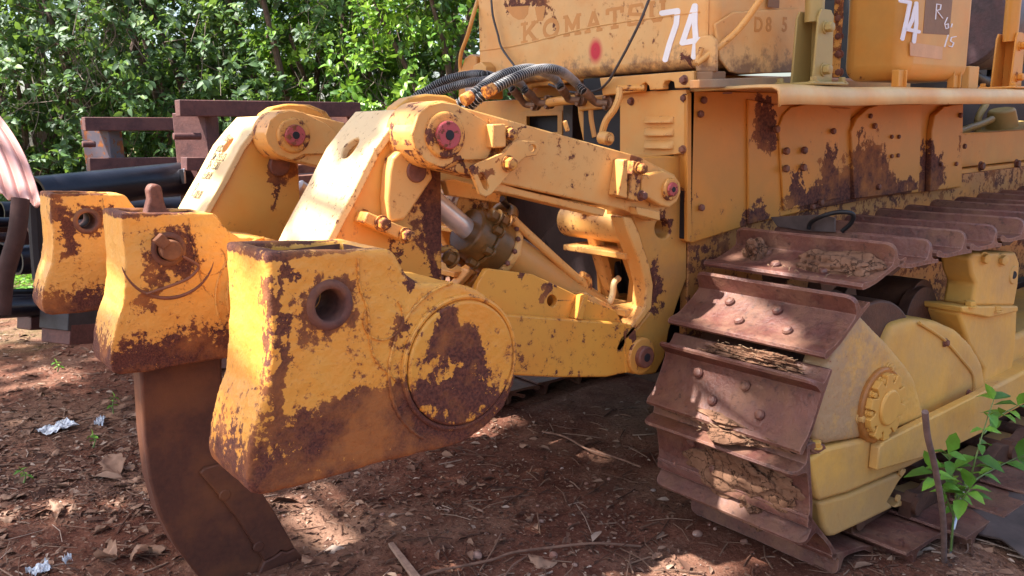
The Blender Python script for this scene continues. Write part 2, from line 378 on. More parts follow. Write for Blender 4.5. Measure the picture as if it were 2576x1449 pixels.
# cast and welded marks on the pockets
for k in range(3):
    o = Vector((0, S * k, 0)); mt = 'pocket%d' % (k + 1)
    c4 = U(965, 800, y=1.34) + o
    bm = bmesh.new(); bm_tube(bm, [c4 + Vector((math.cos(a) * .042, -.0005, math.sin(a) * .042)) for a in np.linspace(R(150), R(400), 40)], .0022, 6); finish(bm, 'casting_mark', mt, pockets[k])
    cc = capc + o
    bm = bmesh.new(); bm_tube(bm, [cc + Vector((math.cos(a) * .168, -.0005, math.sin(a) * .168)) for a in np.linspace(R(95), R(235), 60)], [.0035 * (1 + .3 * math.sin(i * 1.9)) for i in range(60)], 6); finish(bm, 'weld_bead', mt, pockets[k])
    pts = smooth_path([U(q[0], q[1], y=1.34) + o for q in ((900, 650), (905, 720), (925, 780), (930, 850), (945, 905), (1000, 960))], 10)
    bm = bmesh.new(); bm_tube(bm, pts, [.0028 * (1 + .4 * math.sin(i * 2.2)) for i in range(len(pts))], 6); finish(bm, 'weld_bead', mt, pockets[k])
# pin of the middle pocket, with its collar and bent keeper rod
pc = Vector((.642, 2.29, 1.035))
M['pinrust'] = rust_mat('pin_rust', (.10, .035, .018), (.20, .075, .03), (.36, .14, .04), dust=.05, rough=.8, sc=20)
pin = cyl('retaining_pin', pc + Vector((0, -.036, 0)), pc + Vector((0, .2, 0)), .0275, 'pinrust', pockets[1], bevel=.005)
bm = bmesh.new(); bm_box(bm, (-.014, .014), (-.012, .012), (-.02, .012)); bmesh.ops.transform(bm, verts=bm.verts[:], matrix=Matrix.Translation(pc + Vector((-.026, -.03, .03))) @ Matrix.Rotation(R(-40), 4, 'Y'))
finish(bm, 'pin_key', 'pinrust', pin, bevel=.002)
tube('keeper_rod', [pc + Vector(v) for v in ((.028, -.022, -.02), (.062, -.026, -.045), (.064, -.024, -.06), (.03, -.02, -.085), (-.05, -.016, -.105), (-.07, -.013, -.11))], .004, 'rust', pin)
bm = bmesh.new(); bm_tube(bm, [pc + Vector((math.cos(a) * .122, .0, math.sin(a) * .122 - .01)) for a in np.linspace(R(190), R(345), 30)], [.0005 + .0045 * math.sin(math.pi * i / 29) ** .6 for i in range(30)], 8)
finish(bm, 'worn_groove', 'rust', pockets[1])
# ---- cross beam carrying the pockets
M['beam'] = rusty_paint('beam_paint', (.74, .34, .06), amt=-.02, cs=30, edge=.8)
cyl('tool_beam', (capc.x, 1.42, capc.z), (capc.x, 3.36, capc.z), .135, 'beam', dozer, n=48, bevel=0)

# ---- ripper shank in the middle pocket
SH = [(352, 600), (352, 930), (362, 1100), (376, 1210), (400, 1295), (440, 1375), (500, 1452), (570, 1505), (680, 1475), (776, 1424), (737, 1372), (690, 1290),
      (640, 1205), (600, 1150), (568, 1090), (560, 1000), (558, 600)]
shank = yprism('ripper_shank', SH, 2.35, 2.43, 'shank', dozer, bevel=.008, segs=3)
pl = yprism('shank_guard', [(503, 1190), (516, 1178), (560, 1166), (610, 1166), (650, 1225), (692, 1290), (742, 1378), (722, 1388), (708, 1384), (690, 1400), (665, 1412), (640, 1372), (600, 1310), (560, 1258)],
            2.336, 2.351, 'shank', shank, bevel=.004)
yprism('shank_tip', [(665, 1414), (690, 1402), (710, 1387), (724, 1390), (743, 1380), (782, 1422), (690, 1480), (645, 1458)], 2.333, 2.445, 'shank', shank, bevel=.005)
for q in ((567, 1246), (652, 1376), (676, 1436)):
    p = U(*q, y=2.334); cyl('rivet', p, p + Vector((0, .01, 0)), .0175, 'shank', pl, n=20, bevel=.003)
E_ = [(372, 478), (380, 464), (396, 462), (408, 470), (413, 500), (420, 524), (445, 545), (500, 600), (360, 600), (366, 540), (376, 500)]
yprism('lifting_eye', E_, 2.37, 2.41, 'rust', shank, bevel=.009, segs=3)

# ---- masts (the two upright arms)
def make_mast(near):
    y0 = 1.93
    prof = [(1027, 289), (988, 336), (950, 388), (925, 438), (900, 489), (868, 548), (838, 606), (800, 690), (830, 730), (1112, 735), (1112, 560), (1110, 430), (1075, 400), (1040, 330), (1034, 300)]
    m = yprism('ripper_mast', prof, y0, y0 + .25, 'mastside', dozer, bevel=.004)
    # heavy face plate, a little wider than the arm behind it
    a = [U(*p, y=y0) for p in prof[:8]]
    bm = bmesh.new(); back = []
    for i, p in enumerate(a):
        t = (a[min(i + 1, 7)] - a[max(i - 1, 0)]).normalized(); n = Vector((-t.z, 0, t.x));
        if n.x > 0: n = -n
        back.append(p + n * .022)
    lp = [p + Vector((0, -.012, 0)) for p in a] + [p + Vector((0, -.012, 0)) for p in back[::-1]]
    bm_prism(bm, [lp], (0, .274, 0))
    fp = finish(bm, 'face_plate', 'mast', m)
    # slotted hole
    c = Vector((U(957, 382, y=1.93).x - .01, y0 + .125, U(957, 382, y=1.93).z)); t = (a[3] - a[1]).normalized(); n = Vector((-t.z, 0, t.x))
    bc = bmesh.new(); bm_cyl(bc, c - n * .12, c + n * .08, .033, n=32); cut = finish(bc, 'cut', None)
    for ob in (fp, m):
        b = ob.modifiers.new('cut', 'BOOLEAN'); b.operation = 'DIFFERENCE'; b.object = cut; apply_mods(ob)
        b = ob.modifiers.new('bevel', 'BEVEL'); b.width = .004; b.segments = 2; b.limit_method = 'ANGLE'; b.angle_limit = R(35)
        ob.data.polygons.foreach_set('use_smooth', [True] * len(ob.data.polygons)); ob.data.set_sharp_from_angle(angle=R(40))
    bpy.data.objects.remove(cut)
    # rounded ear plate standing up behind on the far side
    ear = [(1020, 292), (1000, 285), (985, 275), (990, 262), (1008, 256), (1040, 262), (1064, 274), (1078, 300), (1095, 400), (1040, 330)]
    ear = [(990, 300), (1000, 268), (1030, 246), (1075, 236), (1125, 240), (1170, 262), (1195, 300), (1200, 345), (1180, 395), (1140, 425), (1080, 420), (1040, 380)]
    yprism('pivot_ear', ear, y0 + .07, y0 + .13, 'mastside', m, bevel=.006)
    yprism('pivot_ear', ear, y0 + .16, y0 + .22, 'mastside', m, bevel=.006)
    if near:
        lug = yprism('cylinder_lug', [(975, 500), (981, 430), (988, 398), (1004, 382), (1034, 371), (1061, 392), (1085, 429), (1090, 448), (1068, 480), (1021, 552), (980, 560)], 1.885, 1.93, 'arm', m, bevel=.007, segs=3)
        p = U(1047, 431, y=1.885); cyl('lug_pin', p + Vector((0, -.007, 0)), p + Vector((0, .03, 0)), .030, 'rust', lug, bevel=.004)
        p0 = [(915, 560), (926, 533), (1038, 580), (1026, 612)]
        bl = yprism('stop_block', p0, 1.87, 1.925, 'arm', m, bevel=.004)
        for q in ((960, 562), (1020, 592)): bolt(U(*q, y=1.869), (0, -1, 0), .0165, .026, 'bolt', bl)
    else:
        p = U(1050, 440, y=1.93)
        cyl('lug_pin', p + Vector((0, -.02, 0)), p + Vector((0, .03, 0)), .038, 'rust', m, bevel=.005)
    return m
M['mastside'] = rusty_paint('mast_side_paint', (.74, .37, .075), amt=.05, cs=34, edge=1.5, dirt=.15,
    patches=[(U(1092, 490, y=1.93), .085, (.9, 3, 2.2)), (U(1090, 640, y=1.93), .03, (.6, 3, 3)), (U(1050, 350, y=1.93), .05, (.6, 3, 1.4)), (U(1000, 620, y=1.93), .012, (1, 3, 3)), (U(1078, 600, y=1.93), .015, (.5, 3, 4)), (U(715, 425, y=2.86), .05, (1, 3, 1.2)), (U(690, 460, y=2.86), .025, (.6, 3, 3.5))], halo=.9)  # patches behind the eye and lug put crevice shade into the rust colour
M['bolt'] = rusty_paint('bolt_paint', (.66, .33, .07), amt=.19, cs=60, edge=1.2, streak=0, halo=.6)
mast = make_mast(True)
mast['label'] = 'nearer mast with two bolts and a rusty pin on its side'
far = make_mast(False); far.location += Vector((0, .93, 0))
far['label'] = 'farther mast with hand-written marks on its pale face'

# marks written by hand on the far mast's face
# ---- upper links
def make_link(k):
    Y = 1.80; main = [(1092, 262), (1115, 255), (1156, 267), (1260, 296), (1588, 388), (1612, 396), (1700, 440), (1700, 500), (1640, 557), (1565, 527), (1264, 462), (1132, 430), (1080, 415), (1045, 375), (1036, 330), (1052, 288)]
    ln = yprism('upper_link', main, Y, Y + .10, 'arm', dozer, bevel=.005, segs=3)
    c = U(1112, 340, y=Y)
    # big eye: stepped bosses, painted collar, dark centre hole
    cyl('eye_boss', c + Vector((0, -.004, 0)), c + Vector((0, .14, 0)), .0865, 'boss', ln, n=48, bevel=.006, segs=3)
    cyl('eye_boss', c + Vector((0, -.022, 0)), c, .060, 'boss', ln, n=40, bevel=.008, segs=3)
    pn = cyl('pivot_pin', c + Vector((0, -.036, 0)), c + Vector((0, -.02, 0)), .036, 'pinred', ln, n=36, bevel=.004)
    cyl('grease_hole', c + Vector((0, -.0375, 0)), c + Vector((0, -.03, 0)), .013, 'black', pn, n=20, bevel=.001)
    # gusset plate round the eye
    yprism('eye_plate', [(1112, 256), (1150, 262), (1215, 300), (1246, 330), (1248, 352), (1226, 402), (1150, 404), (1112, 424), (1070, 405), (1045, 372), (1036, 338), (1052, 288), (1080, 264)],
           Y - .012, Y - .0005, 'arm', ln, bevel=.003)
    # lower flange strip
    yprism('flange', [(1236, 452), (1300, 474), (1525, 527), (1518, 545), (1300, 492), (1228, 478)], Y + .012, Y + .09, 'arm', ln, bevel=.003)
    if k: return ln
    # top flange lip catching the light
    # small swinging bracket with two holes
    br = yprism('swing_bracket', [(1183, 424), (1190, 416), (1266, 384), (1291, 356), (1302, 353), (1344, 355), (1357, 362), (1360, 376), (1350, 391), (1322, 396), (1311, 405), (1264, 458), (1236, 489), (1222, 496), (1208, 489)],
                1.752, 1.764, 'arm', ln, bevel=.002, holes=[circ(1340, 373, 9), [(1203, 440), (1211, 434), (1219, 440), (1231, 470), (1226, 480), (1217, 474)]])
    p = U(1278, 412, y=1.752); bolt(p, (0, -1, 0), .0175, .024, 'bolt', br)
    cyl('spacer', p + Vector((0, .012, 0)), p + Vector((0, .05, 0)), .014, 'rust', br)
    b2 = box('bracket_block', (U(1228, 330, y=1.78).x, U(1262, 330, y=1.78).x), (1.76, 1.80), (U(1240, 372, y=1.78).z, U(1240, 312, y=1.78).z), 'arm', ln)
    box('bracket_tab', (U(1262, 330, y=1.78).x, U(1290, 330, y=1.78).x), (1.775, 1.80), (U(1270, 388, y=1.78).z, U(1270, 318, y=1.78).z), 'boss', ln)
    bolt(U(1278, 337, y=1.774), (0, -1, 0), .0165, .026, 'bolt', b2)
    # forward end: welded plates, bolts, small eye
    b3 = yprism('clamp_plate', [(1570, 402), (1580, 400), (1578, 500), (1556, 492)], 1.755, 1.80, 'arm', ln)
    yprism('clamp_plate', [(1594, 404), (1618, 412), (1606, 508), (1580, 500)], 1.765, 1.80, 'boss', ln)
    box('clamp_key', (U(1571, 440, y=1.76).x, U(1584, 440, y=1.76).x), (1.77, 1.80), (U(1575, 500, y=1.76).z, U(1575, 420, y=1.76).z), 'rust', ln)
    bolt(U(1607, 424, y=1.765), (0, -1, 0), .016, .026, 'bolt', b3); bolt(U(1612, 492, y=1.765), (0, -1, 0), .013, .02, 'rust', b3)
    ep = yprism('end_eye_plate', [(1616, 444), (1640, 436), (1672, 430), (1696, 438), (1712, 460), (1714, 485), (1704, 508), (1684, 523), (1664, 518), (1640, 504), (1616, 490)], 1.762, 1.80, 'arm', ln, bevel=.006, segs=3)
    c2 = U(1683, 476, y=1.762)
    cyl('end_boss', c2 + Vector((0, -.012, 0)), c2 + Vector((0, .01, 0)), .036, 'boss', ep, n=36, bevel=.005)
    cyl('end_pin', c2 + Vector((0, -.02, 0)), c2, .023, 'pinred', ep, n=30, bevel=.004)
    cyl('grease_hole', c2 + Vector((0, -.0212, 0)), c2, .009, 'black', ep, n=20, bevel=.001)
    yprism('lower_tab', [(1600, 520), (1660, 532), (1662, 556), (1604, 540)], 1.77, 1.80, 'arm', ln)
    # grease fitting on top
    g = U(1428, 330, y=1.86); cyl('grease_fitting', g, g + Vector((-.012, 0, .03)), .007, 'arm', ln, n=12)
    return ln
M['boss'] = rusty_paint('boss_paint', (.74, .38, .10), amt=.18, cs=26, edge=1.4, streak=.1, halo=.5)
M['pinred'] = rusty_paint('pin_red_paint', (.45, .06, .075), amt=.21, cs=45, edge=.6, streak=0, halo=.1, tint=(.45, .10, .10))
link = make_link(0); link['label'] = 'nearer upper link with the swinging bracket bolted on'
lf = make_link(1); lf.location += Vector((0, .92, 0))

def weld(name, qs, y_, r_, parent, mat='arm'):
    pts = smooth_path([U(*q, y=y_) for q in qs], 14); n_ = len(pts)
    bm = bmesh.new(); bm_tube(bm, pts, [r_ * (1 + .35 * math.sin(i * 2.4) + .2 * noise.noise(Vector((i * .7, y_, 0)))) for i in range(n_)], 6); return finish(bm, name, mat, parent)
weld('weld_bead', [(1248, 352), (1226, 402), (1150, 404), (1112, 424)], 1.799, .0035, link)
weld('weld_bead', [(1616, 444), (1616, 490), (1640, 504)], 1.799, .0035, link)
weld('weld_bead', [(1232, 300), (1228, 370)], 1.798, .004, link)
weld('weld_bead', [(978, 500), (982, 430), (1004, 383)], 1.929, .0035, mast)
weld('weld_bead', [(908, 565), (920, 528)], 1.926, .007, mast)
# ---- lower link box
lower = yprism('lower_link', [(1150, 780), (1291, 792), (1568, 813), (1600, 820), (1610, 935), (1573, 939), (1527, 949), (1400, 950), (1301, 945), (1150, 920)], 1.80, 2.02, 'lowarm', dozer, bevel=.006)
yprism('upper_side_plate', [(1180, 790), (1203, 713), (1223, 678), (1232, 676), (1341, 690), (1476, 754), (1530, 773), (1549, 782), (1566, 812), (1400, 800), (1291, 793)], 1.835, 1.855, 'lowarm', lower, holes=[circ(1389, 757, 12, 24, 15)], bevel=.003)
yprism('inner_side_plate', [(1150, 790), (1203, 713), (1223, 678), (1341, 690), (1476, 754), (1566, 812), (1291, 793)], 2.0, 2.02, 'lowarm', lower, bevel=.003)
yprism('gusset', [(1470, 745), (1482, 742), (1466, 806), (1450, 803)], 1.80, 1.836, 'lowarm', lower)
l2 = yprism('lower_link', [(1150, 780), (1291, 792), (1600, 820), (1610, 935), (1527, 949), (1301, 945), (1150, 920)], 1.80, 2.0, 'lowarm', dozer, bevel=.006); l2.location += Vector((0, .92, 0))
l2['label'] = 'farther lower link, mostly hidden'
M['lowarm'] = rusty_paint('lower_link_paint', (.74, .34, .05), amt=.07, cs=36, edge=1.0, dirt=.2, streak=.3, patches=[(U(1385, 725, y=1.83), .025), (U(1575, 830, y=1.83), .03, (1, 2, 1.5)), (U(1310, 695, y=1.83), .012, (.6, 2, 1.5))])
for l in (lower, l2):
    l.data.materials[0] = M['lowarm']
    for c in l.children: c.data.materials[0] = M['lowarm']
p = U(1500, 785, y=1.86)
yprism('pipe_block', [(1463, 742), (1476, 735), (1545, 772), (1552, 800), (1536, 806), (1476, 765)], 1.86, 1.96, 'arm', lower, bevel=.004)

weld('weld_bead', [(1292, 796), (1400, 803), (1480, 808), (1566, 815)], 1.834, .005, lower, 'lowarm')
weld('weld_bead', [(1572, 818), (1574, 936)], 1.80, .003, lower, 'lowarm')
# ---- tilt cylinder
Yc = 1.98
rod = cyl('cylinder_rod', U(1085, 500, y=Yc), U(1200, 600, y=Yc), .031, 'chrome', dozer, n=36, bevel=0)
ax0, ax1 = U(1160, 572, y=Yc), U(1560, 830, y=Yc); ax = (ax1 - ax0).normalized()
barrel = cyl('cylinder_barrel', U(1255, 625, y=Yc), ax1, .066, 'barrel', dozer, n=48)
M['barrel'] = rusty_paint('barrel_paint', (.62, .32, .09), amt=-.05, cs=60, edge=.3, dirt=.35)
barrel.data.materials[0] = M['barrel']
h0 = U(1172, 578, y=Yc)
hd = cyl('gland', h0, h0 + ax * .06, .072, 'oilyd', barrel, r2=.082, n=40, bevel=.006)
M['oilyd'] = rusty_paint('oily_head', (.17, .085, .025), amt=.03, cs=14, dirt=1.0, dirtcol=(.015, .010, .008), edge=.3, halo=.2, rough=.35)
hd.data.materials[0] = M['oilyd']
hh = cyl('cylinder_head', h0 + ax * .06, h0 + ax * .125, .088, 'oilyd', barrel, n=40, bevel=.005)
fl = cyl('head_flange', h0 + ax * .125, h0 + ax * .16, .094, 'arm', barrel, n=8, bevel=.012, segs=3)
for i in range(8):
    a = R(45 * i + 20); u_ = ax.orthogonal().normalized(); v_ = ax.cross(u_)
    pb = h0 + ax * .062 + (u_ * math.cos(a) + v_ * math.sin(a)) * .086
    bolt(pb, -ax, .014, .03, 'oilyd', hh)
for i in range(14):   # weld beads / peeling crust round the flange
    a = 2 * math.pi * i / 14; pb = h0 + ax * .127 + (u_ * math.cos(a) + v_ * math.sin(a)) * .092
    bm = bmesh.new(); bmesh.ops.create_icosphere(bm, subdivisions=1, radius=.009, matrix=Matrix.Translation(pb)); finish(bm, 'weld_bead', 'rust', fl)
tube('oil_line', [U(1290, 552, y=1.93), U(1330, 590, y=1.93), U(1440, 690, y=1.93), U(1462, 705, y=1.93), U(1470, 722, y=1.94)], .0135, 'arm', barrel, n=16)
tube('oil_line_elbow', [U(1462, 690, y=1.93), U(1478, 700, y=1.93), U(1480, 725, y=1.94), U(1470, 735, y=1.96)], .012, 'boss', barrel, n=12)
bm = bmesh.new(); pth = smooth_path([U(1300, 600, y=1.96), U(1345, 628, y=1.96), U(1410, 680, y=1.96), U(1455, 720, y=1.96)], 30)
bm_tube(bm, pth, [.009 + .0022 * math.sin(i * 2.1) for i in range(len(pth))], 10); finish(bm, 'spiral_hose', 'wire', barrel)
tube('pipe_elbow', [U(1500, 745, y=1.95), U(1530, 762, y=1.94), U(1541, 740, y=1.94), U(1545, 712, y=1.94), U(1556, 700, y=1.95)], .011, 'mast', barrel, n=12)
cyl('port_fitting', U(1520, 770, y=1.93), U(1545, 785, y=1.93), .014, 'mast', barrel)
yprism('cross_bracket', [(1120, 455), (1140, 450), (1262, 482), (1256, 512), (1130, 492)], 1.99, 2.02, 'arm', dozer)
cyl('cross_shaft', U(1180, 520, y=2.02), U(1180, 520, y=2.02) + Vector((0, .9, 0)), .045, 'boss', dozer, n=28)
cyl('shaft_collar', U(1180, 520, y=2.06), U(1180, 520, y=2.10), .06, 'boss', dozer, n=28)
tube('grease_hose', [U(1150, 640, y=1.96), U(1130, 625, y=1.98), U(1100, 628, y=2.0), U(1080, 600, y=2.05)], .010, 'bolt', dozer, n=10)
tube('grease_hose', [U(1262, 500, y=2.05), U(1290, 540, y=2.1), U(1300, 600, y=2.15), U(1360, 640, y=2.2)], .010, 'dark', dozer, n=10)
tube('grease_hose', [U(1240, 540, y=2.12), U(1262, 520, y=2.1), U(1290, 530, y=2.06), U(1290, 552, y=1.96)], .016, 'oilyd', dozer, n=12)
for q_, yy_ in (((1140, 655), 1.93), ((1250, 548), 1.92), ((1275, 560), 1.93)): bolt(U(*q_, y=yy_), -ax, .020, .03, 'oilyd', hh)
# second, darker cylinder of the far side
cyl('cylinder_rod', U(750, 470, y=2.95), U(800, 505, y=2.95), .03, 'chrome', dozer, n=30, bevel=0)
cyl('cylinder_barrel', U(800, 505, y=2.95), U(930, 600, y=2.95), .062, 'barrel', dozer, n=40)

# ---- hitch frame at the rear of the machine
M['frame'] = rusty_paint('hitch_frame_paint', (.66, .31, .06), amt=.01, cs=30, edge=.9, dirt=.6, dirtcol=(.28, .15, .09), streak=.3,
    patches=[(U(1690, 560, y=1.8), .03, (1, 2, 2)), (U(1660, 720, y=1.8), .05, (1, 2, 2)), (U(1560, 860, y=1.8), .03)])
hf = yprism('hitch_frame', [(1606, 394), (1728, 392), (1728, 700), (1706, 760), (1684, 830), (1672, 900), (1650, 940), (1611, 944), (1580, 925), (1566, 890), (1575, 856), (1600, 830), (1640, 780), (1647, 715), (1617, 625), (1592, 548), (1590, 520), (1604, 500)],
            1.83, 1.95, 'frame', dozer, bevel=.006, holes=[circ(1667, 575, 19, 24, 24)])
cv = [(1568, 545), (1590, 548), (1608, 585), (1620, 626), (1634, 665), (1644, 716), (1640, 776), (1602, 826), (1576, 855), (1566, 890), (1548, 880), (1560, 850), (1590, 818), (1622, 775), (1626, 718), (1612, 668), (1596, 626), (1580, 585)]
yprism('curved_rib', cv, 1.80, 1.86, 'arm', hf, bevel=.005)
e = U(1611, 895, y=1.80)
eb = cyl('frame_eye', e + Vector((0, -.01, 0)), e + Vector((0, .09, 0)), .062, 'frame', hf, n=40, bevel=.006)
cyl('frame_pin', e + Vector((0, -.03, 0)), e, .036, 'rust', eb, bevel=.005)
cyl('grease_hole', e + Vector((0, -.032, 0)), e + Vector((0, -.02, 0)), .014, 'black', eb, bevel=.001)
yprism('inner_rib', [(1474, 508), (1510, 514), (1520, 600), (1542, 690), (1560, 745), (1548, 760), (1526, 700), (1500, 620)], 2.02, 2.06, 'arm', hf, bevel=.005)
yprism('rib_foot', [(1500, 600), (1520, 600), (1560, 745), (1600, 740), (1602, 770), (1545, 765)], 2.07, 2.12, 'frame', hf, bevel=.004)
for (za, zb) in ((632, 648), (772, 790)):
    a = U(1600, za, y=1.85); b = U(1600, zb, y=1.85)
    box('cross_bar', (a.x - .06, a.x + .05), (1.84, 2.14), (b.z, a.z), 'arm', hf)
cyl('cross_tube', U(1610, 572, y=1.84), U(1610, 572, y=1.84) + Vector((0, .34, 0)), .060, 'arm', hf, n=36)
cyl('cross_tube', U(1600, 905, y=1.88), U(1600, 905, y=1.88) + Vector((0, 1.0, 0)), .05, 'frame', hf, n=30)
yprism('web_plate', [(1500, 520), (1610, 540), (1650, 700), (1640, 860), (1560, 930), (1520, 860)], 2.13, 2.15, 'frame', hf, bevel=.003)
hf2 = copy_tree(hf, dozer, (0, .98, 0)); hf2['label'] = 'farther half of the hitch frame, behind the cylinder'

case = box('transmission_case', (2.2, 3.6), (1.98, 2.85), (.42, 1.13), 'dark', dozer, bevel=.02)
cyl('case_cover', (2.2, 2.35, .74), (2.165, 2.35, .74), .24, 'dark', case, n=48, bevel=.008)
for i in range(10):
    a = 2 * math.pi * i / 10; bolt((2.166, 2.35 + .21 * math.cos(a), .74 + .21 * math.sin(a)), (-1, 0, 0), .012, .014, 'dark', case)
M['rearbody'] = rusty_paint('rear_body_paint', (.56, .27, .065), amt=.02, cs=26, dirt=.5, dirtcol=(.10, .06, .04), edge=.4)
body = box('rear_body', (2.42, 3.9), (1.93, 2.95), (1.13, 1.50), 'rearbody', dozer, bevel=.01)
bh = xprism('rear_plate', [(1165, 258), (1480, 240), (1480, 420), (1165, 380)], 2.36, 2.38, 'rearbody', body, holes=[[(1324, 293), (1402, 290), (1402, 332), (1324, 336)]], bevel=.002)
box('recess_shade', (2.405, 2.418), (1.95, 2.9), (1.14, 1.45), 'black', body)  # black sheet behind the plate opening paints its dark interior
xprism('recess_frame', [(1310, 282), (1414, 278), (1414, 342), (1310, 346)], 2.35, 2.358, 'rearbody', bh, holes=[[(1324, 293), (1402, 290), (1402, 332), (1324, 336)]], bevel=.002)
bolt(U(1282, 236, x=2.36), (-1, 0, 0), .008, .01, 'rust', bh)
# floor under the hoses
box('deck_plate', (2.12, 2.45), (1.85, 2.9), (1.115, 1.13), 'rearbody', body)
# vent panel with three louvres
vp = xprism('vent_panel', [(1559, 233), (1726, 225), (1727, 385), (1628, 396), (1559, 398)], 2.15, 2.17, 'panel', dozer, bevel=.003)
for k in range(3):
    zt = U(1655, (292, 321, 353)[k], x=2.15).z; zb = U(1655, (309, 341, 373)[k], x=2.15).z
    yl, yr = U(1622, 310, x=2.15).y, U(1696, 310, x=2.15).y
    bm = bmesh.new(); rows = []
    for t_, f_ in ((0, .02), (.03, .55), (.10, 1), (.90, 1), (.97, .55), (1, .02)):
        y_ = yl + (yr - yl) * t_
        rows.append([bm.verts.new((2.1505 - o_ * f_, y_, z_)) for z_, o_ in ((zt, 0), (zt - .005, .007), (zt - .013, .013), (zb + .004, .019), (zb, .019), (zb, 0))])
    for a, b in zip(rows, rows[1:]):
        for i in range(6): bm.faces.new((a[i], a[(i + 1) % 6], b[(i + 1) % 6], b[i]))
    bm.faces.new(rows[0]); bm.faces.new(rows[-1][::-1])
    finish(bm, 'louvre', 'panel', vp, smooth=50)
for q in ((1722, 247), (1718, 376), (1588, 255)): bolt(U(*q, x=2.149), (-1, 0, 0), .011, .012, 'rust', vp)
sp = xprism('strip_panel', [(1508, 196), (1745, 178), (1745, 219), (1697, 222), (1695, 206), (1684, 202), (1672, 204), (1667, 214), (1668, 224), (1634, 227), (1632, 216), (1624, 207), (1615, 212), (1612, 230), (1520, 240), (1516, 242)],
            2.12, 2.15, 'panel', dozer, bevel=.003)
bolt(U(1721, 201, x=2.119), (-1, 0, 0), .012, .014, 'rust', sp)
box('recess_shade', (2.171, 2.2), (1.80, 2.3), (.95, 1.5), 'black', sp)  # black box paints the shade seen in the panel gaps
# column and a black sheet painting the shaded gap beside it
xprism('control_column', [(1416, 262), (1440, 262), (1440, 400), (1416, 398)], 2.30, 2.36, 'dark', body)
xprism('control_column', [(1476, 250), (1500, 250), (1496, 380), (1470, 370)], 2.22, 2.26, 'rearbody', body)
box('recess_shade', (2.3, 2.31), (1.86, 2.1), (1.13, 1.42), 'black', body)  # black sheet in place of shade
# lever and shaft
lev = tube('lever', [U(1558, 222, x=2.05), U(1557, 245, x=2.04), U(1545, 275, x=2.03), U(1524, 305, x=2.02), U(1512, 345, x=2.02)], .012, 'arm', dozer, n=8)
tube('lever_shaft', [U(1552, 222, x=2.05), U(1622, 221, x=2.1)], .010, 'boss', lev, n=12, sub=0)
cyl('lever_boss', U(1512, 345, x=2.0), U(1534, 350, x=2.0), .022, 'arm', lev)
bolt(U(1534, 350, x=1.99), (-.2, -1, 0), .012, .012, 'arm', lev)
# hydraulic pipes and hose ends
pipes = tube('hydraulic_pipe', [U(1322, 268, x=2.22), U(1330, 225, x=2.22), U(1348, 208, x=2.22), U(1400, 204, x=2.2), U(1450, 192, x=2.2), U(1490, 195, x=2.2), U(1510, 215, x=2.2), U(1514, 262, x=2.2)], .017, 'arm', dozer, n=16)
tube('hydraulic_pipe', [U(1380, 258, x=2.2), U(1430, 252, x=2.2), U(1470, 250, x=2.2)], .018, 'arm', pipes, n=16)
tube('hydraulic_pipe', [U(1466, 262, x=2.2), U(1470, 300, x=2.2), U(1480, 350, x=2.2)], .02, 'rearbody', pipes, n=14)
tube('hydraulic_pipe', [U(1490, 262, x=2.18), U(1492, 300, x=2.18), U(1500, 345, x=2.18)], .016, 'rearbody', pipes, n=14)
xprism('valve_block', [(1455, 244), (1540, 236), (1540, 272), (1455, 280)], 2.16, 2.24, 'rearbody', pipes, bevel=.006)
hose_ends = [((1411, 219), (1432, 250)), ((1468, 229), (1500, 258)), ((1290, 225), (1322, 262)), ((1323, 229), (1356, 258))]
for i, (a, b) in enumerate(hose_ends):
    xx = 2.06 if i < 2 else 2.12
    A_, B_ = U(*a, x=xx), U(*b, x=xx + .06)
    ft = cyl('hose_end', A_, A_.lerp(B_, .55), .0165, 'fitting', pipes, n=18)
    tube('hose_elbow', [A_.lerp(B_, .5), B_, B_ + Vector((.02, -.04, -.005))], .0135, 'fitting', ft, n=14)
    q = B_ + Vector((.02, -.03, 0))
    for s_ in (-1, 1): bolt(q + Vector((0, 0, .018 * s_)), (-1, -.3, 0), .008, .02, 'fitting', ft)
    cyl('flange_ring', q - Vector((-.0, 0, 0)), q + Vector((.02, 0, 0)), .026, 'fitting', ft, n=24)
M['fitting'] = plain('greasy_fitting', (.23, .13, .08), .5, .3, var=.4, sc=30)

# ---- armoured hoses with wire spiral
def hose(pts, parent, r=.0145, name='armoured_hose'):
    path = smooth_path(pts, 40); 
    # resample evenly
    d = [0]
    for a, b in zip(path, path[1:]): d.append(d[-1] + (b - a).length)
    L_ = d[-1]; n = int(L_ / .0022); xs = np.linspace(0, L_, n)
    arr = np.array([list(p) for p in path]); P_ = [Vector((np.interp(x, d, arr[:, 0]), np.interp(x, d, arr[:, 1]), np.interp(x, d, arr[:, 2]))) for x in xs]
    pitch = .0092
    bm = bmesh.new(); bm_tube(bm, P_, [r - .0030 * (.5 + .5 * math.cos(2 * math.pi * x / pitch)) for x in xs], 14)
    h = finish(bm, name, 'rubber', parent)
    # helix
    N = len(P_); T = [(P_[min(i + 1, N - 1)] - P_[max(i - 1, 0)]).normalized() for i in range(N)]; u = T[0].orthogonal().normalized(); fr = []
    for i in range(N): u = (u - T[i] * u.dot(T[i])).normalized(); fr.append((u.copy(), T[i].cross(u)))
    hx = []; turns = L_ / pitch
    for j in range(int(turns * 12)):
        x = j / 12 * pitch; i = min(N - 1, int(x / L_ * (N - 1))); a = 2 * math.pi * j / 12
        hx.append(P_[i] + (fr[i][0] * math.cos(a) + fr[i][1] * math.sin(a)) * (r + .0006))
    bm = bmesh.new(); bm_tube(bm, hx, .0010, 5); finish(bm, 'wire_spiral', 'wire', h)
    return h
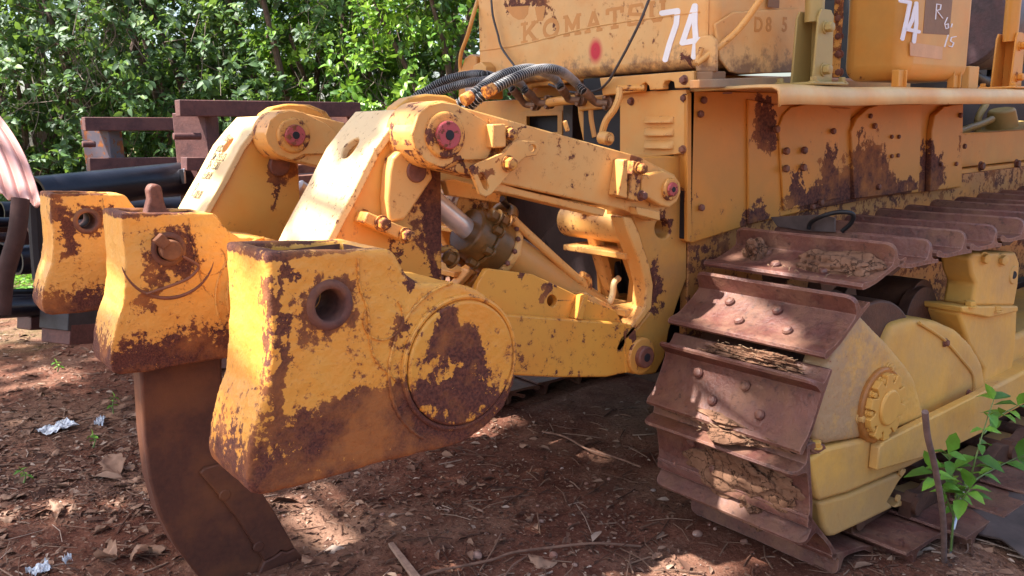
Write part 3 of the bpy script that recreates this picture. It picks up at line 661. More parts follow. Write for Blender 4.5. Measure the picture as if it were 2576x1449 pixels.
h1 = hose([U(1168, 278, y=1.99), U(1200, 252, y=1.95), U(1240, 225, y=1.93), U(1310, 190, y=1.93), U(1365, 174, y=1.96), U(1410, 180, y=2.0), U(1445, 205, x=2.04), U(1470, 232, x=2.06)], dozer, .0145)
h2 = hose([U(1130, 282, y=2.05), U(1160, 258, y=2.0), U(1200, 230, y=1.97), U(1250, 195, y=2.0), U(1320, 174, y=2.02), U(1365, 180, y=2.08), U(1398, 200, x=2.06), U(1412, 222, x=2.06)], dozer, .0145)
h3 = hose([U(1005, 272, y=2.75), U(1060, 235, y=2.70), U(1120, 202, y=2.62), U(1180, 188, y=2.52), U(1230, 190, y=2.42), U(1275, 208, x=2.12), U(1292, 228, x=2.12)], dozer, .0145)
h4 = hose([U(1030, 268, y=2.72), U(1085, 238, y=2.62), U(1150, 215, y=2.52), U(1210, 204, y=2.40), U(1270, 200, y=2.3), U(1308, 210, x=2.10), U(1325, 232, x=2.12)], dozer, .0145)
for pq, y_ in ((((1222, 232), (1240, 224)), 1.90), (((1168, 252), (1184, 243)), 1.96)):
    a, b = U(*pq[0], y=y_), U(*pq[1], y=y_)
    d_ = (b - a).normalized(); cyl('hose_clamp', a - d_ * .004, b + d_ * .004, .0185, 'bolt', h1 if y_ < 1.95 else h2, n=10, bevel=.003)

# ============ rear tank
M['tank'] = rusty_paint('tank_paint', (.72, .41, .15), amt=.045, cs=34, dirt=.22, zdirt=(1.555, 1.49), dirtcol=(.13, .06, .04), edge=.15, streak=.4, rough=.5,
    patches=[(U(1395, 60, x=2.15), .022, (1, .7, 2)), (U(1372, 20, x=2.15), .03, (1, 1.3, .8)), (U(1725, 170, x=2.15), .03, (1, .6, 1.3)), (U(1330, 0, x=2.15), .05, (1, 3, .5))],
    spots=[(U(1498, 128, x=2.15), .020, .041, (.55, .012, .03))])
def rbox(name, x, y, z, r, mat, parent, segs=5, **k):
    bm = bmesh.new(); bm_box(bm, x, y, z); ob = finish(bm, name, mat, parent, bevel=r, segs=segs); ob.modifiers['bevel'].angle_limit = R(30); return ob
tank = rbox('fuel_tank', (2.15, 2.68), (1.69, 2.93), (1.502, 2.3), .035, 'tank', dozer)
# pressed seam lines
tube('seam', [U(1205, 128, x=2.149), U(1310, 112, x=2.149), U(1500, 66, x=2.149), U(1760, 30, x=2.149)], .0022, 'tank', tank, n=6)
tube('seam', [U(1782, 0, x=2.149), U(1779, 160, x=2.149)], .002, 'tank', tank, n=6)
cyl('tank_foot_bracket', (0, 0, 0), (0, 0, .001), .001, 'tank', tank) if False else None
# lifting lug, diagonal grab rail, side stiffener on the tank
yprism('tank_side_plate', [(1800, 60), (1846, 30), (2010, 20), (2010, 182), (1860, 186), (1836, 180), (1812, 150)], 1.678, 1.688, 'tank', tank, bevel=.004)
xprism('tank_lug', [(1750, 180), (1748, 110), (1762, 92), (1785, 88), (1800, 100), (1800, 180)], 2.135, 2.149, 'tank', tank, bevel=.003)
rail = tube('grab_rail', [U(1752, 160, x=2.11), U(1850, 82, x=2.2), U(1912, 0, x=2.24), U(1935, -40, x=2.25)], .010, 'arm', tank, n=14)
tube('grab_rail', [U(1752, 160, x=2.11), U(1765, 120, x=2.12)], .008, 'arm', rail, n=10, sub=0)
xprism('tank_foot', [(1750, 180), (1792, 178), (1790, 214), (1750, 218)], 2.13, 2.20, 'tank', tank, bevel=.005)
yprism('sill', [(1760, 200), (2040, 190), (2040, 214), (1760, 222)], 1.66, 1.70, 'dusty', tank)
M['dusty'] = rusty_paint('dusty_paint', (.40, .26, .14), amt=-.02, cs=30, dirt=.8, dirtcol=(.16, .10, .08))
# left handrail
tube('hand_rail', [U(1208, -20, x=2.2), U(1190, 40, x=2.12), U(1176, 90, x=2.12), U(1160, 135, x=2.14), U(1158, 170, x=2.16), U(1166, 195, x=2.16)], .0085, 'panel', tank, n=12)
# lamp housing left of the tank
lh = xprism('lamp_housing', [(1152, 250), (1154, 190), (1168, 145), (1182, 136), (1198, 142), (1203, 250)], 2.16, 2.30, 'rearbody', dozer, bevel=.008, segs=3)
cyl('lamp_lens', U(1190, 222, x=2.15), U(1190, 222, x=2.17), .035, 'chrome', lh, n=28)
xprism('shelf', [(1152, 178), (1198, 174), (1198, 180), (1152, 184)], 2.13, 2.16, 'panel', lh)
xprism('rail_bracket', [(1188, 205), (1190, 165), (1210, 155), (1222, 168), (1224, 212)], 2.10, 2.15, 'panel', lh, bevel=.004)

def text(name, s_, c, right_v, up_v, h, mat, parent, depth=.0012, spacing=1, font_w=1.0, bold=0.0):
    cu = bpy.data.curves.new(name, 'FONT'); cu.body = s_; cu.extrude = depth / 2; cu.size = 1; cu.space_character = spacing; cu.offset = bold
    cu.align_x = 'LEFT'
    tmp = bpy.data.objects.new(name, cu); COL.objects.link(tmp)
    dg = bpy.context.evaluated_depsgraph_get(); me = bpy.data.meshes.new_from_object(tmp.evaluated_get(dg)); bpy.data.objects.remove(tmp)
    r_, u_ = Vector(right_v).normalized(), Vector(up_v).normalized(); n_ = r_.cross(u_)
    zs = [v.co.y for v in me.vertices]; k = h / (max(zs) - min(zs))
    for v in me.vertices: v.co = Vector(c) + r_ * v.co.x * k * font_w + u_ * v.co.y * k + n_ * v.co.z
    me.update(); ob = finish_me(me, name, mat, parent, smooth=0); return ob
def serif_word(word, x, px0, px1, base0, base1, hpx, mat, parent):
    """slab-serif capitals built from strokes on the tank's rear face"""
    G = {'K': [((.18, 0), (.18, 1)), ((.8, 1), (.25, .42)), ((.4, .6), (.85, 0)), ((0, 0), (.36, 0)), ((0, 1), (.36, 1)), ((.62, 1), (.98, 1)), ((.65, 0), (1, 0))],
         'O': 'O', 'M': [((.16, 0), (.16, 1)), ((.16, 1), (.5, .3)), ((.5, .3), (.84, 1)), ((.84, 1), (.84, 0)), ((0, 0), (.34, 0)), ((.66, 0), (1, 0)), ((0, 1), (.2, 1)), ((.8, 1), (1, 1))],
         'A': [((.15, 0), (.5, 1)), ((.5, 1), (.85, 0)), ((.27, .35), (.73, .35)), ((0, 0), (.3, 0)), ((.7, 0), (1, 0))],
         'T': [((.5, 0), (.5, 1)), ((.05, 1), (.95, 1)), ((.07, 1), (.07, .78)), ((.93, 1), (.93, .78)), ((.3, 0), (.7, 0))],
         'S': [((.9, .8), (.85, 1)), ((.85, 1), (.2, 1)), ((.2, 1), (.12, .58)), ((.12, .58), (.85, .45)), ((.85, .45), (.85, 0)), ((.85, 0), (.1, 0)), ((.1, 0), (.1, .25))],
         'U': [((.16, 1), (.16, .3)), ((.16, .3), (.35, 0)), ((.35, 0), (.65, 0)), ((.65, 0), (.84, .3)), ((.84, .3), (.84, 1)), ((0, 1), (.34, 1)), ((.66, 1), (1, 1))]}
    n = len(word)
    for i, ch in enumerate(word):
        bm = bmesh.new(); cw = (px1 - px0) / n
        def P_(u, v):
            xx = px0 + cw * (i + .06 + .80 * u); t = (xx - px0) / (px1 - px0); return U(xx, base0 + (base1 - base0) * t - hpx * v, x=x)
        g = G[ch]; segs = []
        if g == 'O':
            m = 20; segs = [((.5 + .4 * math.cos(2 * math.pi * j / m), .5 + .46 * math.sin(2 * math.pi * j / m)), (.5 + .4 * math.cos(2 * math.pi * (j + 1) / m), .5 + .46 * math.sin(2 * math.pi * (j + 1) / m))) for j in range(m)]
        else: segs = g
        for j, (a, b) in enumerate(segs):
            A_, B_ = P_(*a), P_(*b); d_ = (B_ - A_).normalized(); w = .0085 if (abs(a[1] - b[1]) > .2 or g == 'O') else .0055; sd_ = Vector((0, -d_.z, d_.y)) * w; e_ = d_ * (w * .35)
            A2, B2 = A_ - e_, B_ + e_; off = Vector((-.00008 * (j % 7), 0, 0))
            f = [bm.verts.new(q + off) for q in (A2 + sd_, B2 + sd_, B2 - sd_, A2 - sd_)]; bm.faces.new(f)
            r_ = bmesh.ops.extrude_face_region(bm, geom=[bm.faces[-1]] if False else [bm.faces[:][-1]])
            bmesh.ops.translate(bm, verts=[q for q in r_['geom'] if isinstance(q, bmesh.types.BMVert)], vec=(.0018, 0, 0))
        finish(bm, 'letter', mat, parent, smooth=0)
serif_word('KOMATSU', 2.1496, 1308, 1682, 108, 46, 46, 'ghost', tank)
# torn upper lettering (lower halves of two big letters)
xprism('letter', [(1270, 18), (1330, 14), (1328, 35), (1318, 48), (1304, 50), (1290, 42)], 2.1494, 2.152, 'ghost', tank, bevel=0, smooth=0)
xprism('letter', [(1345, 18), (1372, 14), (1366, 52), (1352, 54)], 2.1494, 2.152, 'ghost', tank, bevel=0, smooth=0)
def strokes(name, polys, wpx, mat, parent, **pl):
    bm = bmesh.new(); ax_ = 'x' if 'x' in pl else 'y'; k = 0
    for poly in polys:
        for (a, b) in zip(poly, poly[1:]):
            ang = math.atan2(b[1] - a[1], b[0] - a[0]); lp = []
            for j in range(9): t = ang + math.pi / 2 + math.pi * j / 8; lp.append((a[0] + wpx * math.cos(t), a[1] + wpx * math.sin(t)))
            for j in range(9): t = ang - math.pi / 2 + math.pi * j / 8; lp.append((b[0] + wpx * math.cos(t), b[1] + wpx * math.sin(t)))
            v0 = pl[ax_] - .0003 * (k % 6); k += 1
            bm_prism(bm, [[U(*q, **{ax_: v0}) for q in lp]], (.003, 0, 0) if ax_ == 'x' else (0, .003, 0))
    return finish(bm, name, mat, parent, smooth=0)
d7 = strokes('number', [[(1665, 33), (1704, 27)], [(1704, 27), (1701, 60), (1684, 110), (1673, 150)]], 6.8, 'white', tank, x=2.148)
d4 = strokes('number', [[(1747, 15), (1734, 55), (1716, 108)], [(1716, 108), (1760, 100)], [(1748, 15), (1747, 60), (1750, 100), (1745, 143)]], 6.8, 'white', tank, x=2.148)
# faded model code on the side
for ch, p0, w in (('D', 1896, 1), ('8', 1926, 1), ('5', 1966, 1)):
    c = U(p0, 78, y=1.6775); text('letter', ch, c, (1, 0, 0), (0, 0, 1), U(p0, 40, y=1.677).z - c.z, 'ghost', tank, bold=.02)
yprism('old_sticker', [(1934, -14), (1962, -16), (1960, 20), (1932, 18)], 1.6765, 1.679, 'ghost2', tank, bevel=0)
# marks written by hand on the far mast's pale face
M['ink'] = plain('brown_ink', (.05, .025, .012), .7, var=.2)
fplate = [c for c in far.children if c.name.startswith('face_plate')][0]
for w_, py_, px_, hh in (('- 1182', 372, 950, .030), ('#182', 410, 930, .034), ('SM: D55:12', 440, 916, .032), ('SN 15381', 470, 900, .034), ('15:08:08', 505, 884, .032), ('O', 545, 862, .03), ('1-100:08', 572, 850, .034)):
    a_, b_ = U(950, 388, y=1.93), U(868, 548, y=1.93); t_ = (a_ - b_).normalized(); n2 = Vector((-t_.z, 0, t_.x)); n2 = n2 if n2.x < 0 else -n2
    A4 = [U(950, 388, y=1.93), U(925, 438, y=1.93), U(900, 489, y=1.93), U(868, 548, y=1.93), U(838, 606, y=1.93)]
    zc = U(px_, py_, y=1.93).z; i_ = max(0, min(3, sum(1 for q in A4 if q.z > zc) - 1)); p_, q_ = A4[i_], A4[i_ + 1]; t_ = (p_ - q_).normalized(); n2 = Vector((-t_.z, 0, t_.x)); n2 = n2 if n2.x < 0 else -n2
    f_ = (zc - q_.z) / (p_.z - q_.z); c = q_.lerp(p_, f_) + n2 * .0226 + Vector((0, .93 + .20, 0))
    text('handwriting', w_, c, (0, -1, 0), t_, hh, 'ink', fplate, depth=.0006, font_w=.62, bold=.003)
# loose cables hanging over the tank
cb = tag(tube('hanging_cable', [U(1236, 0, x=2.13), U(1240, 40, x=2.125), U(1252, 85, x=2.13), U(1262, 120, x=2.13), U(1290, 160, x=2.12), U(1310, 185, x=2.11)], .0045, 'cable', None, n=8),
         'thin dark cable hanging down the left side of the yellow tank', 'cable')
cb2 = tag(tube('hanging_cable', [U(1634, -5, x=2.10), U(1610, 55, x=2.09), U(1578, 120, x=2.09), U(1548, 175, x=2.09), U(1530, 205, x=2.10), U(1500, 228, x=2.12), U(1440, 232, x=2.14), U(1380, 212, x=2.13)], .0045, 'cable', None, n=8),
         'dark cable slanting down the yellow tank just left of the white number 74', 'cable')

# ============ fender, side wall
FZ = U(1745, 223, x=2.17).z
M['fender'] = rusty_paint('fender_paint', (.74, .50, .22), amt=-.01, cs=22, dirt=.45, dirtcol=(.35, .22, .12), edge=.5)
bm = bmesh.new(); n = 60; prof = [(1.90, 0), (1.55, 0), (1.49, -.002), (1.470, -.010), (1.461, -.025), (1.459, -.062)]
fy0 = []
for i in range(n + 1):
    x = 2.0 + 7.0 * i / n if i else 2.17
    x = 2.17 + (i / n) ** 1.6 * 6.5
    w_ = .0035 * math.sin(x * 9) * max(0, 1 - (x - 2.17) / 1.2)
    row = [bm.verts.new((x + (0.0 if yy > 1.56 else .0), yy, FZ + zz + w_ - (.006 if i == 0 else 0))) for yy, zz in prof]; fy0.append(row)
for a, b in zip(fy0, fy0[1:]):
    for j in range(len(prof) - 1): bm.faces.new((a[j], a[j + 1], b[j + 1], b[j]))
fen = finish(bm, 'fender', 'fender', dozer); so_ = fen.modifiers.new('thick', 'SOLIDIFY'); so_.thickness = .007; so_.offset = -1
cyl('fender_pad', U(1830, 232, x=2.2), U(1830, 236, x=2.2), .015, 'rust', fen)
M['wall'] = rusty_paint('side_wall_paint', (.56, .235, .040), amt=.03, cs=24, dirt=.3, edge=.6, low=(1.12, .22, .22), streak=.1, halo=.35, dirtcol=(.45, .2, .05),
    patches=[(U(1925, 270, y=1.79), .05, (1.3, 3, 1)), (U(1925, 335, y=1.79), .055, (1.4, 3, 1.1)), (U(2170, 455, y=1.79), .14, (1.3, 3, 1.2)), (U(2080, 460, y=1.79), .075, (.8, 3, 1.8)), (U(2060, 500, y=1.79), .10, (2.2, 3, .5)), (U(2240, 478, y=1.79), .10, (2.2, 3, .5)), (U(2350, 430, y=1.79), .08, (1, 3, 1.2)), (U(1900, 540, y=1.79), .05, (1.5, 3, 1)),
             (U(1995, 465, y=1.79), .04, (1, 3, 2)), (U(2150, 480, y=1.79), .12, (2, 3, .5)), (U(2330, 400, y=1.79), .06, (.8, 3, 1.6)), (U(2335, 460, y=1.79), .06, (1.2, 3, 1)), (U(2150, 370, y=1.79), .03, (.7, 3, 2)), (U(2410, 340, y=1.79), .03, (.6, 3, 3)), (U(1735, 500, y=1.79), .015, (1, 3, 3))])
wall_ = yprism('side_wall', [(1730, 228), (2424, 240), (2420, 472), (2240, 492), (2060, 524), (1885, 566), (1740, 612), (1728, 606)], 1.80, 1.86, 'wall', dozer, bevel=.004)
yprism('wall_plate', [(1884, 250), (1950, 262), (2010, 268), (2140, 272), (2140, 500), (2060, 522), (1884, 564)], 1.788, 1.80, 'wall', wall_, bevel=.003)
yprism('wall_plate', [(1990, 270), (2030, 262), (2078, 262), (2112, 282), (2110, 498), (1972, 530), (1960, 320), (1972, 288)], 1.779, 1.788, 'wall', wall_, bevel=.003)
yprism('wall_plate', [(2142, 330), (2155, 298), (2185, 272), (2215, 262), (2320, 262), (2312, 476), (2240, 490), (2150, 500)], 1.775, 1.80, 'wall', wall_, bevel=.004)
yprism('wall_plate', [(2345, 330), (2352, 290), (2376, 268), (2410, 262), (2422, 262), (2414, 470), (2340, 482)], 1.775, 1.80, 'wall', wall_, bevel=.004)
for q, r in (((1973, 380), .014), ((2018, 378), .014), ((1972, 424), .014), ((2016, 421), .014), ((1948, 325), .014), ((2240, 344), .009), ((2258, 344), .009), ((2240, 393), .009), ((2256, 391), .009),
             ((2196, 317), .012), ((2186, 292), .010), ((2092, 330), .012), ((1766, 252), .012), ((1758, 287), .012), ((1760, 522), .012), ((2412, 290), .012), ((2422, 368), .012), ((2364, 413), .01), ((2402, 412), .01), ((2060, 509), .013), ((2206, 470), .012), ((2040, 520), .012)):
    yy = 1.80 if q[0] < 1880 else 1.778
    bolt(U(*q, y=yy - .001), (0, -1, 0), r, r * 1.3, 'rust', wall_, washer=False)
box('inner_frame', (2.22, 9), (1.83, 1.865), (.42, 1.05), 'innerrust', dozer)
M['innerrust'] = rusty_paint('inner_frame_paint', (.50, .22, .06), amt=.20, cs=18, edge=.3, dirt=.5, dirtcol=(.25, .09, .04), speck=.4)
# front edge flange and corner
yprism('edge_flange', [(1729, 240), (1740, 232), (1740, 610), (1729, 608)], 1.785, 1.80, 'wall', wall_, bevel=.003)
box('rear_bulkhead', (2.19, 2.2), (1.86, 2.0), (.92, 1.40), 'wall', dozer)

# main frame further forward, engine bay above it
M['farframe'] = rusty_paint('far_frame_paint', (.66, .32, .07), amt=.005, cs=26, dirt=.3, edge=.5, streak=.6)
mf = wprism('side_frame', [(4.1, .70), (9, .70), (9, 1.07), (4.1, 1.07)], 1.86, 1.96, 'farframe', dozer)
mf2 = wprism('side_frame', [(4.0, 1.075), (9, 1.075), (9, 1.26), (4.0, 1.24)], 1.90, 1.98, 'farframe', dozer)
for q in ((2466, 418), (2556, 412)): bolt(U(*q, y=1.86), (0, -1, 0), .02, .02, 'rust', mf)
eng = box('engine_block', (4.6, 8.5), (2.3, 2.9), (.9, 2.3), 'black', dozer, bevel=.02)
cyl('filter', U(2520, 345, y=2.1), U(2520, 275, y=2.1), .10, 'olive', eng, r2=.07, n=32, bevel=.01)
cyl('flange_ring', U(2520, 322, y=2.1), U(2520, 318, y=2.1), .15, 'olive', eng, n=32)
tube('coolant_pipe', [U(2405, 335, y=2.1), U(2440, 322, y=2.1), U(2470, 312, y=2.1), U(2495, 300, y=2.1)], .02, 'olive', eng, n=12)
tube('coolant_pipe', [U(2462, 345, y=2.2), U(2460, 300, y=2.2), U(2480, 262, y=2.2)], .02, 'olive', eng, n=12)
cyl('air_cleaner', U(2415, 60, y=2.0), U(2520, 62, y=2.0) + Vector((.1, 0, 0)), .23, 'drum', eng, n=48, bevel=.02)
M['drum'] = rust_mat('drum_paint', (.03, .018, .022), (.085, .045, .05), (.12, .04, .04), dust=.1, rough=.45)
tube('engine_hose', [U(2440, 160, y=2.1), U(2450, 190, y=2.1), U(2490, 205, y=2.1), U(2500, 160, y=2.1)], .03, 'dark', eng, n=12)
box('engine_bracket', (4.2, 4.4), (1.98, 2.2), (1.26, 1.36), 'dark', eng)

# ---- hydraulic tank with the second number
M['tank2'] = rusty_paint('hydraulic_tank_paint', (.66, .33, .075), amt=-.07, cs=24, dirt=.3, dirtcol=(.25, .13, .05), edge=.15,
    patches=[(U(2160, 215, x=2.98), .05, (1, 2, .5))])
t2x, t2y = 2.98, 1.50
ztk = U(2300, 200, y=t2y).z
t2 = rbox('hydraulic_tank', (t2x, 3.50), (t2y, 1.75), (ztk, 2.3), .055, 'tank2', dozer, segs=6)
for k in range(5):
    p = U(2112, 2 + 45 * k, x=t2x - .001); bolt(p, (-1, 0, 0), .013, .015, 'rust', t2)
box('bolt_strip', (t2x - .012, t2x - .001), (U(2122, 50, x=t2x).y, U(2100, 50, x=t2x).y), (ztk + .02, 2.2), 'boss', t2)
for q in (2262, 2402):
    a = U(q - 14, 212, y=1.52); bm = bmesh.new(); bm_box(bm, (a.x, a.x + .006), (1.502, 1.53), (FZ, a.z + .05)); bm_box(bm, (a.x + .055, a.x + .061), (1.502, 1.53), (FZ, a.z + .05)); bm_box(bm, (a.x + .006, a.x + .055), (1.512, 1.52), (FZ, a.z + .05))
    finish(bm, 'tank_foot', 'tank2', t2, bevel=.003)
yy = t2y - .0015
strokes('number', [[(2266, 2), (2290, 6)], [(2290, 6), (2284, 40), (2271, 98)]], 4.5, 'white', t2, y=yy)
strokes('number', [[(2306, 10), (2296, 50), (2284, 74)], [(2284, 74), (2312, 80)], [(2306, 8), (2306, 60), (2300, 105)]], 4.5, 'white', t2, y=yy)
stk = yprism('brown_sticker', [(2330, -20), (2398, -20), (2388, 88), (2322, 84)], t2y - .0012, t2y + .001, 'ghost2', t2, bevel=0)
yprism('pale_sticker', [(2290, 106), (2372, 118), (2370, 150), (2290, 140)], t2y - .0012, t2y + .001, 'pinksticker', t2, bevel=0)
strokes('chalk_mark', [[(2354, 48), (2357, 10), (2368, 12), (2366, 24), (2357, 26), (2372, 46)]], .9, 'white', t2, y=yy - .0015)
strokes('chalk_mark', [[(2384, 44), (2377, 60), (2380, 72), (2387, 70), (2386, 60), (2379, 62)], [(2396, 60), (2394, 68)], [(2386, 88), (2377, 118)], [(2406, 92), (2394, 94), (2392, 104), (2400, 108), (2396, 118), (2388, 116)]], .9, 'white', t2, y=yy - .0015)
# steps of tread plate behind it
a = U(2404, 216, y=1.6); box('tread_step', (a.x, a.x + .09), (1.55, 1.58), (FZ, FZ + .09), 'panel', fen)

# ---- canopy posts with their brackets
def post(px, mat, s_):
    by = 1.56; b = U(px, 214, y=by); x0 = b.x
    root = cyl('canopy_post', (x0, by, FZ + .20 * s_), (x0, by, 2.6), .030, mat, dozer, n=28, bevel=0)
    bm = bmesh.new()
    hh_ = .235 * s_
    for (ya, yb, xo) in ((by - .042, by - .034, 0), (by + .034, by + .042, 0)):
        lp = [Vector((x0 - .055, ya, FZ + .008)), Vector((x0 + .055, ya, FZ + .008)), Vector((x0 + .045, ya, FZ + hh_ * .93)), Vector((x0 + .025, ya, FZ + hh_)), Vector((x0 - .025, ya, FZ + hh_)), Vector((x0 - .04, ya, FZ + hh_ * .9))]
        bm_prism(bm, [lp], (0, .008, 0))
    lp = [Vector((x0 + .046, by - .034, FZ + .008)), Vector((x0 + .046, by + .034, FZ + .008)), Vector((x0 + .04, by + .034, FZ + hh_)), Vector((x0 + .04, by - .034, FZ + hh_))]
    bm_prism(bm, [lp], (.006, 0, 0))
    br = finish(bm, 'post_bracket', mat, root, bevel=.002)
    bp = box('base_plate', (x0 - .10, x0 + .10), (by - .075, by + .075), (FZ + .001, FZ + .011), mat, root)
    for sx in (-1, 1):
        for sy in (-1, 1): bolt((x0 + sx * .082, by + sy * .06, FZ + .011), (0, 0, 1), .012, .016, mat, bp)
    for zz in (.05, .18): bolt((x0 - .0, by - .042, FZ + zz * s_), (0, -1, 0), .016, .026, mat, br)
    return root
p1 = post(2040, 'olive', 1.0); p1['label'] = 'rear canopy post, thick and olive yellow'
p2 = post(2530, 'boss2', 1.0); p2['label'] = 'front canopy post with rusty orange bracket'
M['boss2'] = rusty_paint('post_paint', (.62, .28, .05), amt=.03, cs=20, edge=.8, streak=.3)

# ============================================================ TRACK
TY0, TY1 = 1.187, 1.747; TYC = (TY0 + TY1) / 2; HW = (TY1 - TY0) / 2
def shoe_bm():
    bm = bmesh.new()
    ws = [-HW, -HW + .004, -HW + .012, -HW + .026, -.1, 0, .1, HW - .026, HW - .012, HW - .004, HW]
    gh = [.042, .052, .059, .063, .062, .061, .062, .063, .059, .052, .042]
    rows = []
    for w, g in zip(ws, gh):
        wob = .0012 * math.sin(w * 23)
        P = [(-.056, -.012), (-.052, -.006), (-.030, -.004), (-.018, .000), (-.010, .006), (-.0075, g * .6), (-.0065, g - .004), (0, g + wob), (.0075, g - .004), (.011, g * .5), (.018, .006), (.032, .001), (.075, -.001), (.120, .000),
             (.145, .003), (.162, .010), (.178, .0165), (.190, .017), (.197, .010), (.195, .000), (.182, -.004), (.16, -.008), (.12, -.013), (.03, -.014), (-.02, -.016), (-.052, -.018)]
        rows.append([bm.verts.new((s_, w, n_)) for s_, n_ in P])
    for a, b in zip(rows, rows[1:]):
        for i in range(len(a)): j = (i + 1) % len(a); bm.faces.new((a[i], b[i], b[j], a[j]))
    bm.faces.new(rows[0]); bm.faces.new(rows[-1][::-1])
    bmesh.ops.recalc_face_normals(bm, faces=bm.faces[:]); return bm
me_shoe = bpy.data.meshes.new('track_shoe'); b_ = shoe_bm(); b_.to_mesh(me_shoe); b_.free()
me_shoe.materials.append(M['shoe']); me_shoe.polygons.foreach_set('use_smooth', [True] * len(me_shoe.polygons)); me_shoe.set_sharp_from_angle(angle=R(38))
def local_mesh(name, fn, mat, smooth=35):
    bm = bmesh.new(); fn(bm); bmesh.ops.recalc_face_normals(bm, faces=bm.faces[:]); me = bpy.data.meshes.new(name); bm.to_mesh(me); bm.free(); me.materials.append(M[mat])
    me.polygons.foreach_set('use_smooth', [True] * len(me.polygons)); me.set_sharp_from_angle(angle=R(smooth)); return me
def sbolt(bm):
    bm_cyl(bm, (0, 0, -.004), (0, 0, .009), .0160, n=20); bm_cyl(bm, (0, 0, .009), (0, 0, .0145), .0160, .012, n=20); bm_cyl(bm, (0, 0, .0145), (0, 0, .017), .012, .005, n=20)
me_sb = local_mesh('shoe_bolt', sbolt, 'shoe')
def lnk(bm):
    for y in (-.085, .085):
        lp = [Vector((x, y - .02, z)) for x, z in ((-.06, -.016), (.19, -.016), (.20, -.05), (.18, -.085), (.12, -.095), (.06, -.075), (-.02, -.09), (-.06, -.07))]
        bm_prism(bm, [lp], (0, .04, 0))
    bm_cyl(bm, (-.03, -.12, -.052), (-.03, .12, -.052), .03, n=20)
me_lnk = local_mesh('chain_link', lnk, 'rustlink') if 'rustlink' in M else None
M['rustlink'] = rust_mat('link_steel', (.03, .012, .008), (.085, .032, .018), (.13, .05, .02), dust=.2); me_lnk = local_mesh('chain_link', lnk, 'rustlink')
def lnk2(bm):
    for y in (-.085, .085): bm_prism(bm, [[Vector((x, y - .02, z)) for x, z in ((-.03, -.02), (.13, -.02), (.13, -.085), (-.03, -.085))]], (0, .04, 0))
    bm_cyl(bm, (.02, -.12, -.052), (.02, .12, -.052), .03, n=20)
me_lnk2 = local_mesh('chain_link', lnk2, 'rustlink')
def place_shoe(x, z, ang, parts=True, yc=TYC, links=True):
    """ang = direction of travel s in the xz plane; outward normal is 90 degrees clockwise of s seen from the right side"""
    s_ = Vector((math.cos(ang), 0, math.sin(ang))); n_ = Vector((math.sin(ang), 0, -math.cos(ang)))
    w_ = n_.cross(s_)
    m = Matrix((s_, w_, n_)).transposed().to_4x4(); m.translation = Vector((x, yc, z))
    o = bpy.data.objects.new('track_shoe', me_shoe); COL.objects.link(o); o.parent = dozer; o.matrix_local = Matrix.Translation(-Vector(dozer.location)) @ m
    if parts:
        for bx_, by_ in ((.055, -.13), (.055, .045), (.125, -.05), (.125, .12)):
            b = bpy.data.objects.new('shoe_bolt', me_sb); COL.objects.link(b); b.parent = o; b.location = (bx_, by_, 0)
    if links:
        b = bpy.data.objects.new('chain_link', me_lnk if links == 1 else me_lnk2); COL.objects.link(b); b.parent = o
    return o, m
SC = Vector((2.42, 0, .475)); shoes = []
ZT = .903
for i in range(17): shoes.append(place_shoe(2.60 + .237 * i, ZT + (.004 if i % 2 else 0), math.pi))
for tx, tz, th in ((2.372, .978, 197), (2.161, .850, 213), (1.972, .641, 243), (1.905, .385, 281), (1.972, .150, 315), (2.165, -.015, 350)):
    th = R(th); n_ = Vector((math.sin(th), 0, -math.cos(th))); root = Vector((tx, 0, tz)) - n_ * .062
    shoes.append(place_shoe(root.x, root.z, th, links=2))
wrap = shoes[17:]
for i in range(16):
    x_ = 2.40 + .237 * i; place_shoe(x_, .026, 0, parts=False, yc=TYC + (-.04 - .30 * min(.55, x_ - 2.15)))
for i in range(17): place_shoe(2.60 + .237 * i, ZT, math.pi, parts=False, yc=TYC + 1.86, links=False)
for i in range(16): place_shoe(2.375 + .237 * i, .046, 0, parts=False, yc=TYC + 1.86, links=False)
for k in range(6): 
    a = R(97 + 31 * k); place_shoe(SC.x + .445 * math.cos(a), SC.z + .445 * math.sin(a), a + math.pi / 2 + R(9), parts=False, yc=TYC + 1.86, links=False)

# sprocket, final drive, track frame
cyl('gap_drum', (SC.x, 1.26, SC.z), (SC.x, 1.72, SC.z), .31, 'rustlink', dozer, n=60, bevel=.008)  # added dark drum, fills the gaps between shoes as shade would
spr = cyl('sprocket', (SC.x, 1.44, SC.z), (SC.x, 1.50, SC.z), .32, 'rustlink', dozer, n=60, bevel=.008)
for i in range(13):
    a = 2 * math.pi * i / 13; c = Vector((SC.x + .325 * math.cos(a), 0, SC.z + .325 * math.sin(a)))
    cyl('sprocket_tooth', c + Vector((0, 1.445, 0)), c + Vector((0, 1.495, 0)), .04, 'rustlink', spr, n=12)
dc = yprism('final_drive_case', [(2146, 761), (2167, 789), (2207, 833), (2238, 864), (2266, 897), (2289, 927), (2306, 955), (2335, 1062), (2167, 1105), (2078, 1121), (2052, 1110), (2044, 1040), (2060, 960), (2085, 890), (2118, 810), (2135, 765)],
            1.20, 1.30, 'drive', dozer, bevel=0)
for v in dc.data.vertices:
    for _, m_ in wrap:
        n_ = m_.to_3x3() @ Vector((0, 0, 1)); d_ = (v.co - m_.translation).dot(n_) + (.020 if v.co.y < 1.25 else .034)
        if d_ > 0: v.co -= n_ * d_
M['drive'] = rusty_paint('drive_case_paint', (.72, .40, .085), amt=-.01, cs=60, dirt=.5, dirtcol=(.40, .26, .145), edge=.3, tint=(.6, .29, .05), rough=.55,
    xlow=(2.30, .25, .16), xdirt=(2.42, 2.15), speck=.5, skin=.45)
